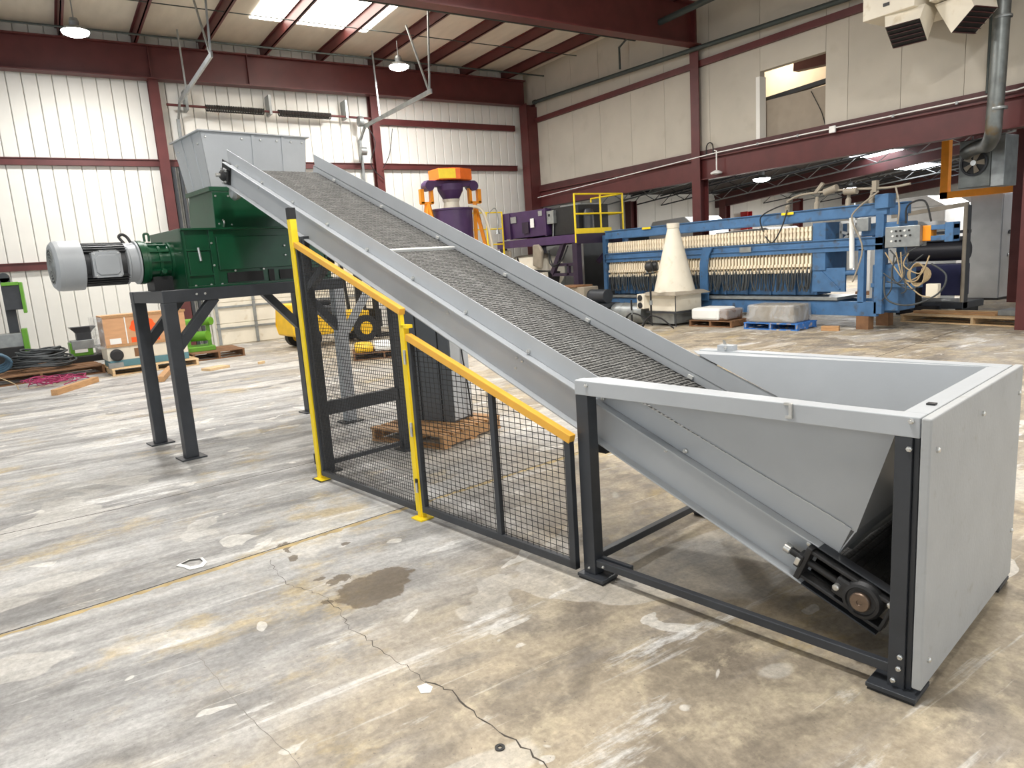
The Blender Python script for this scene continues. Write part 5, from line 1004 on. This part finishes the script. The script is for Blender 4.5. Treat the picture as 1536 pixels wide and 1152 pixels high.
eb = MB().box(-0.40, 0.30, -0.4, 0.45, 0.03, 2.52).build('body', 'steel_bright', t, 0.01); MB().box(0.30, 0.312, -0.36, 0.40, 0.06, 2.48).build('door', 'steel_bright', eb, 0.004); MB().box(-0.42, 0.32, -0.42, 0.47, 0.0, 0.05).build('plinth', 'black_steel', t); MB().lathe([(0.05, 0), (0.05, 0.03)], (0.31, 0.0, 1.6), (1, 0, 0), 12).build('door_lock', 'dark_steel', eb); MB().cyl((0.31, 0.0, 1.05), (0.42, 0.1, 1.05), 0.04).build('door_handle', 'zinc', eb)
t = thing('duct_fan', 'grey duct fan box hung under the red beam', 'fan', (-5.15, 12.4, 2.47))
MB().box(-0.40, 0.14, -0.22, 0.3, 0.02, 0.88).build('front_box', 'duct', t, 0.01); MB().box(0.14, 0.36, -0.2, 0.32, 0.0, 0.90).build('side_box', 'galv', t, 0.01)
fr = MB().lathe([(0.225, 0), (0.235, 0.03), (0.20, 0.035), (0.195, 0.0)], (-0.13, -0.22, 0.46), (0, -1, 0), 32, cap=False).build('fan_ring', 'dark_steel', t); MB().cyl((-0.13, -0.215, 0.46), (-0.13, -0.224, 0.46), 0.20, n=32).build('fan_well', 'black_steel', t); MB().cyl((-0.13, -0.22, 0.46), (-0.13, -0.27, 0.46), 0.05, n=16).build('hub', 'zinc', t)
for k in range(5):
    a = 2 * math.pi * k / 5; MB().prism([(-0.13 + r * math.cos(a + d), -0.232 - e, 0.46 + r * math.sin(a + d)) for r, d, e in ((0.05, -0.5, 0), (0.19, -0.28, 0), (0.19, 0.28, 0.02), (0.05, 0.5, 0.02))], (0, -0.004, 0)).build('fan_blade', 'taupe', t)
MB().cyl((0.0, 0.05, 0.88), (0.0, 0.05, 1.25), 0.02).build('hanger_rod', 'galv', t); MB().cyl((-0.3, 0.05, 0.86), (-0.3, 0.05, 1.9), 0.012).build('hanger_rod', 'galv', t)
o = MB().tube([(-4.32, 10.75, 7.5), (-4.34, 10.75, 6.0), (-4.36, 10.75, 4.2), (-4.38, 10.75, 3.5), (-4.42, 10.82, 3.25), (-4.62, 11.15, 3.12), (-4.9, 11.6, 3.16), (-5.2, 11.9, 3.15), (-5.35, 12.0, 3.1)], 0.12, n=20, smooth=5)
t = thing('air_duct', 'round grey air duct running down the right-hand wall to the fan', 'duct', (-4.33, 10.75, 5.4)); o.map(lambda x, y, z: (x + 4.33, y - 10.75, z - 5.4)).build('duct_run', 'duct', t)
for zz in (5.0, 3.62): MB().lathe([(0.128, zz - 5.42), (0.132, zz - 5.4), (0.128, zz - 5.38)], (0, 0, 0), (0, 0, 1), 20, cap=False).build('seam_band', 'galv', t)
t = thing('orange_frame', 'orange steel angle frame hanging behind the duct fan', 'frame', (-7.0, 16.4, 2.5)); MB().box(-0.88, -0.70, -0.08, 0.08, 0.0, 2.0).build('upright', 'orange_paint', t, 0.004); MB().box(-0.88, 0.80, -0.08, 0.08, 0.0, 0.16).build('sill', 'orange_paint', t, 0.004)

# ---- overhead fittings on the right-hand wall
def heater(label, x, y, z, rz):
    t = thing('unit_heater', label, 'heater', (x, y, z), rz, 'unit heaters on the right-hand wall')
    return t
t = heater('cream unit heater with open dark louvre above the wall opening', -5.42, 10.3, 5.05, 0)
b0 = MB().box(-0.55, 0.30, -0.70, 0.6, 0.22, 1.3).build('cabinet', 'cream_paint', t, 0.01); MB().box(-0.20, -0.10, -0.712, -0.70, 0.35, 0.40).build('badge', 'black_steel', b0)
def chute(t, cx, cy, ang, n_):
    c, s = math.cos(ang), math.sin(ang)
    f = lambda u, v, z: (cx + c * u - s * v, cy + s * u + c * v, z)
    m = MB(); a = [f(-0.30, -0.28, 0.24), f(0.30, -0.28, 0.24), f(0.30, 0.28, 0.24), f(-0.30, 0.28, 0.24), f(-0.26, -0.36, 0.02), f(0.26, -0.36, 0.02), f(0.26, 0.0, -0.26), f(-0.26, 0.0, -0.26)]
    m.add(a, [(0, 1, 5, 4), (1, 2, 6, 5), (2, 3, 7, 6), (3, 0, 4, 7), (3, 2, 1, 0)]); ch = m.build('discharge_chute', 'cream_paint', t)
    m = MB(); m.add([f(-0.25, -0.345, 0.015), f(0.25, -0.345, 0.015), f(0.25, -0.01, -0.245), f(-0.25, -0.01, -0.245)], [(0, 1, 2, 3)]); m.build('dark_mouth', 'black_steel', ch)
    for k in range(6):
        q = k / 5.0; p0 = Vector(f(-0.25, -0.36 + 0.35 * q, 0.02 - 0.27 * q)); p1 = Vector(f(0.25, -0.36 + 0.35 * q, 0.02 - 0.27 * q)); MB().bar(p0, p1, 0.05, 0.008, up=(0, -0.3, 1)).build('louvre', 'red_dark', ch)
chute(t, 0.05, -0.32, 0.15, 6)
t = heater('second cream heater head tilted to the right near the air duct', -4.75, 10.35, 5.05, 0)
MB().box(-0.25, 0.24, -0.55, 0.55, 0.26, 1.3).build('cabinet', 'cream_paint', t, 0.01); chute(t, 0.08, -0.12, 1.35, 6)
o = MB().cyl((-17.4, 11.0, 6.50), (-7.3, 11.0, 6.20), 0.055, n=12).cyl((-17.4, 11.0, 6.50), (-17.5, 11.0, 6.50), 0.07, n=12).cyl((-7.3, 11.0, 6.20), (-4, 11.0, 6.1), 0.055, n=12).build('pipe_run', 'pipe_dark'); tag(o, 'dark green-grey pipe running along the right-hand wall', 'pipe')
o = MB().tube([(-13.4, 10.9, 6.46), (-13.4, 10.9, 7.0), (-12.6, 10.5, 7.0), (-12.4, 4.4, 6.98), (-12.2, -2, 6.98)], 0.03, n=8).build('sprinkler_pipe', 'pipe_dark'); tag(o, 'thin dark sprinkler pipe under the roof purlins', 'pipe')
o = MB().cyl((-11.9, 9.9, 6.75), (-8.9, 9.9, 6.82), 0.07, n=12).build('capped_pipe', 'pipe_dark'); tag(o, 'short capped dark pipe beside the middle column', 'pipe')
t = thing('conduit', 'white electrical conduit clipped along the red wall beam', 'conduit', (-10.4, 11.05, 3.6)); MB().tube([(-7.3, 0, 0.02), (0.0, 0.0, 0.28), (6.2, 0, 0.30), (6.5, 0.0, 0.34)], 0.013, n=6).build('run', 'paper', t); MB().tube([(-0.02, 0, 0.34), (0.05, -0.01, 0.32), (0.05, -0.01, -0.14)], 0.016, n=6).build('drop', 'paper', t)
MB().lathe([(0.0, -0.22), (0.13, -0.20), (0.14, -0.17), (0.06, -0.13), (0.03, -0.12)], (0.05, -0.02, 0), (0, 0, 1), 16).build('lamp_dish', 'paper', t); MB().box(2.93, 3.06, -0.04, 0.0, 0.20, 0.33).build('junction_box', 'paper', t, 0.005)
for xx in (-5.5, -3.5, 1.2, 2.2, 4.2, 5.3): MB().box(xx - 0.02, xx + 0.02, -0.02, 0.02, 0.02 + 0.26 * min(1, (xx + 7.3) / 7.3) - 0.02, 0.02 + 0.26 * min(1, (xx + 7.3) / 7.3) + 0.03).build('clip', 'galv', t)
for x, r in ((-4.66, 0.03), (-3.98, 0.04), (-3.85, 0.03)): 
    o = MB().cyl((x, 11.12, 3.95 if x != -3.85 else 2.6), (x, 11.12, 7.5), r, n=10).build('riser_pipe', 'pipe_dark' if x != -3.85 else 'galv'); tag(o, {-4.66: 'thin dark riser pipe just left of the air duct', -3.98: 'dark riser pipe right of the air duct', -3.85: 'pale conduit riser at the right picture edge'}[x], 'pipe', 'riser pipes on the right-hand wall')
o = MB().tube([(-10.72, 11.12, 3.86), (-10.72, 11.12, 4.06), (-10.66, 11.12, 4.14), (-10.58, 11.12, 4.14), (-10.52, 11.12, 4.06), (-10.52, 11.12, 3.86)], 0.014, n=6, smooth=3).build('cable_loop', 'rubber'); tag(o, 'black cable loop standing on the wall beam by the middle column', 'cable')
# ---- goods in the hall beyond
def crate(label, x, y, w, d, h, mat, z=0.0, name='stacked_goods'):
    t = thing(name, label, 'goods', (x, y, z), 0, 'goods in the hall beyond'); MB().box(-w / 2, w / 2, -d / 2, d / 2, 0.1, h).build('body', mat, t, 0.03); MB().box(-w / 2 - 0.03, w / 2 + 0.03, -d / 2 - 0.03, d / 2 + 0.03, 0.0, 0.1).build('skid', 'wood_dark', t)
    MB().prism([(-w / 2, -d / 2, h), (w / 2, -d / 2, h), (w / 2 * 0.6, -d / 2, h * 1.12), (-w / 2 * 0.8, -d / 2, h * 1.10)], (0, d, 0)).build('lid', mat, t, 0.02); return t
crate('large white covered load behind the cone top', -14.3, 14.3, 1.9, 1.5, 2.35, 'paper'); crate('white covered load behind the press middle', -11.9, 14.6, 2.4, 1.4, 1.9, 'concrete_far'); crate('white cabinet behind the press right end', -7.6, 14.6, 1.5, 1.0, 1.75, 'paper'); crate('pale grey machine under the far hall roof', -9.6, 18.5, 2.4, 1.6, 2.4, 'concrete_far'); crate('grey machine beyond the stainless enclosure', -5.2, 19.5, 1.4, 1.6, 2.0, 'taupe')
crate('dark sloping cover behind the press left end', -16.6, 13.4, 1.8, 1.4, 2.1, 'steel_cab')
# ------------------------------------------------------------------ high-bay lamps
def high_bay(x, y, label, z=7.26):
    t = thing('high_bay_lamp', label, 'lamp', (x, y, z), 0, 'high-bay lamps under the roof')
    MB().cyl((0, 0, -0.36), (0, 0, 0.0), 0.012, n=8).build('stem', 'galv', t)
    MB().lathe([(0.07, -0.36), (0.09, -0.42), (0.08, -0.50), (0.18, -0.53), (0.25, -0.60)], (0, 0, 0), (0, 0, 1), 20).build('housing', 'galv', t)
    MB().lathe([(0.0, -0.70), (0.14, -0.68), (0.23, -0.64), (0.245, -0.60)], (0, 0, 0), (0, 0, 1), 20).build('lens', 'lens', t)
    ld = bpy.data.lights.new('lamp_light', 'AREA'); ld.shape = 'DISK'; ld.size = 0.5; ld.energy = LAMP_W; ld.color = (1.0, 0.985, 0.955)
    lo = bpy.data.objects.new('lamp_light', ld); COL.objects.link(lo); lo.parent = t; lo.location = (0, 0, -0.72)
high_bay(-15.5, -1.33, 'glowing high-bay lamp over the left end of the back wall')
high_bay(-15.7, 5.62, 'glowing high-bay lamp over the purple tower')
for x, y in ((-8.5, 5.6), (-1.5, 5.6), (5, 5.6), (-8.5, -1.33), (-1.5, -1.33)):
    high_bay(x, y, 'glowing high-bay lamp hanging above the picture')
for x, y, lb in ((-12.5, 15.5, 'added fill lamp brightening the hall above the press'), (-8.0, 19.0, 'added fill lamp brightening the hall near the stainless enclosure'), (-14.0, 22.5, 'added fill lamp brightening the hall toward its far wall')):
    high_bay(x, y, lb, hz(x) - 0.01)  # these lamps are added only to brighten the dark hall
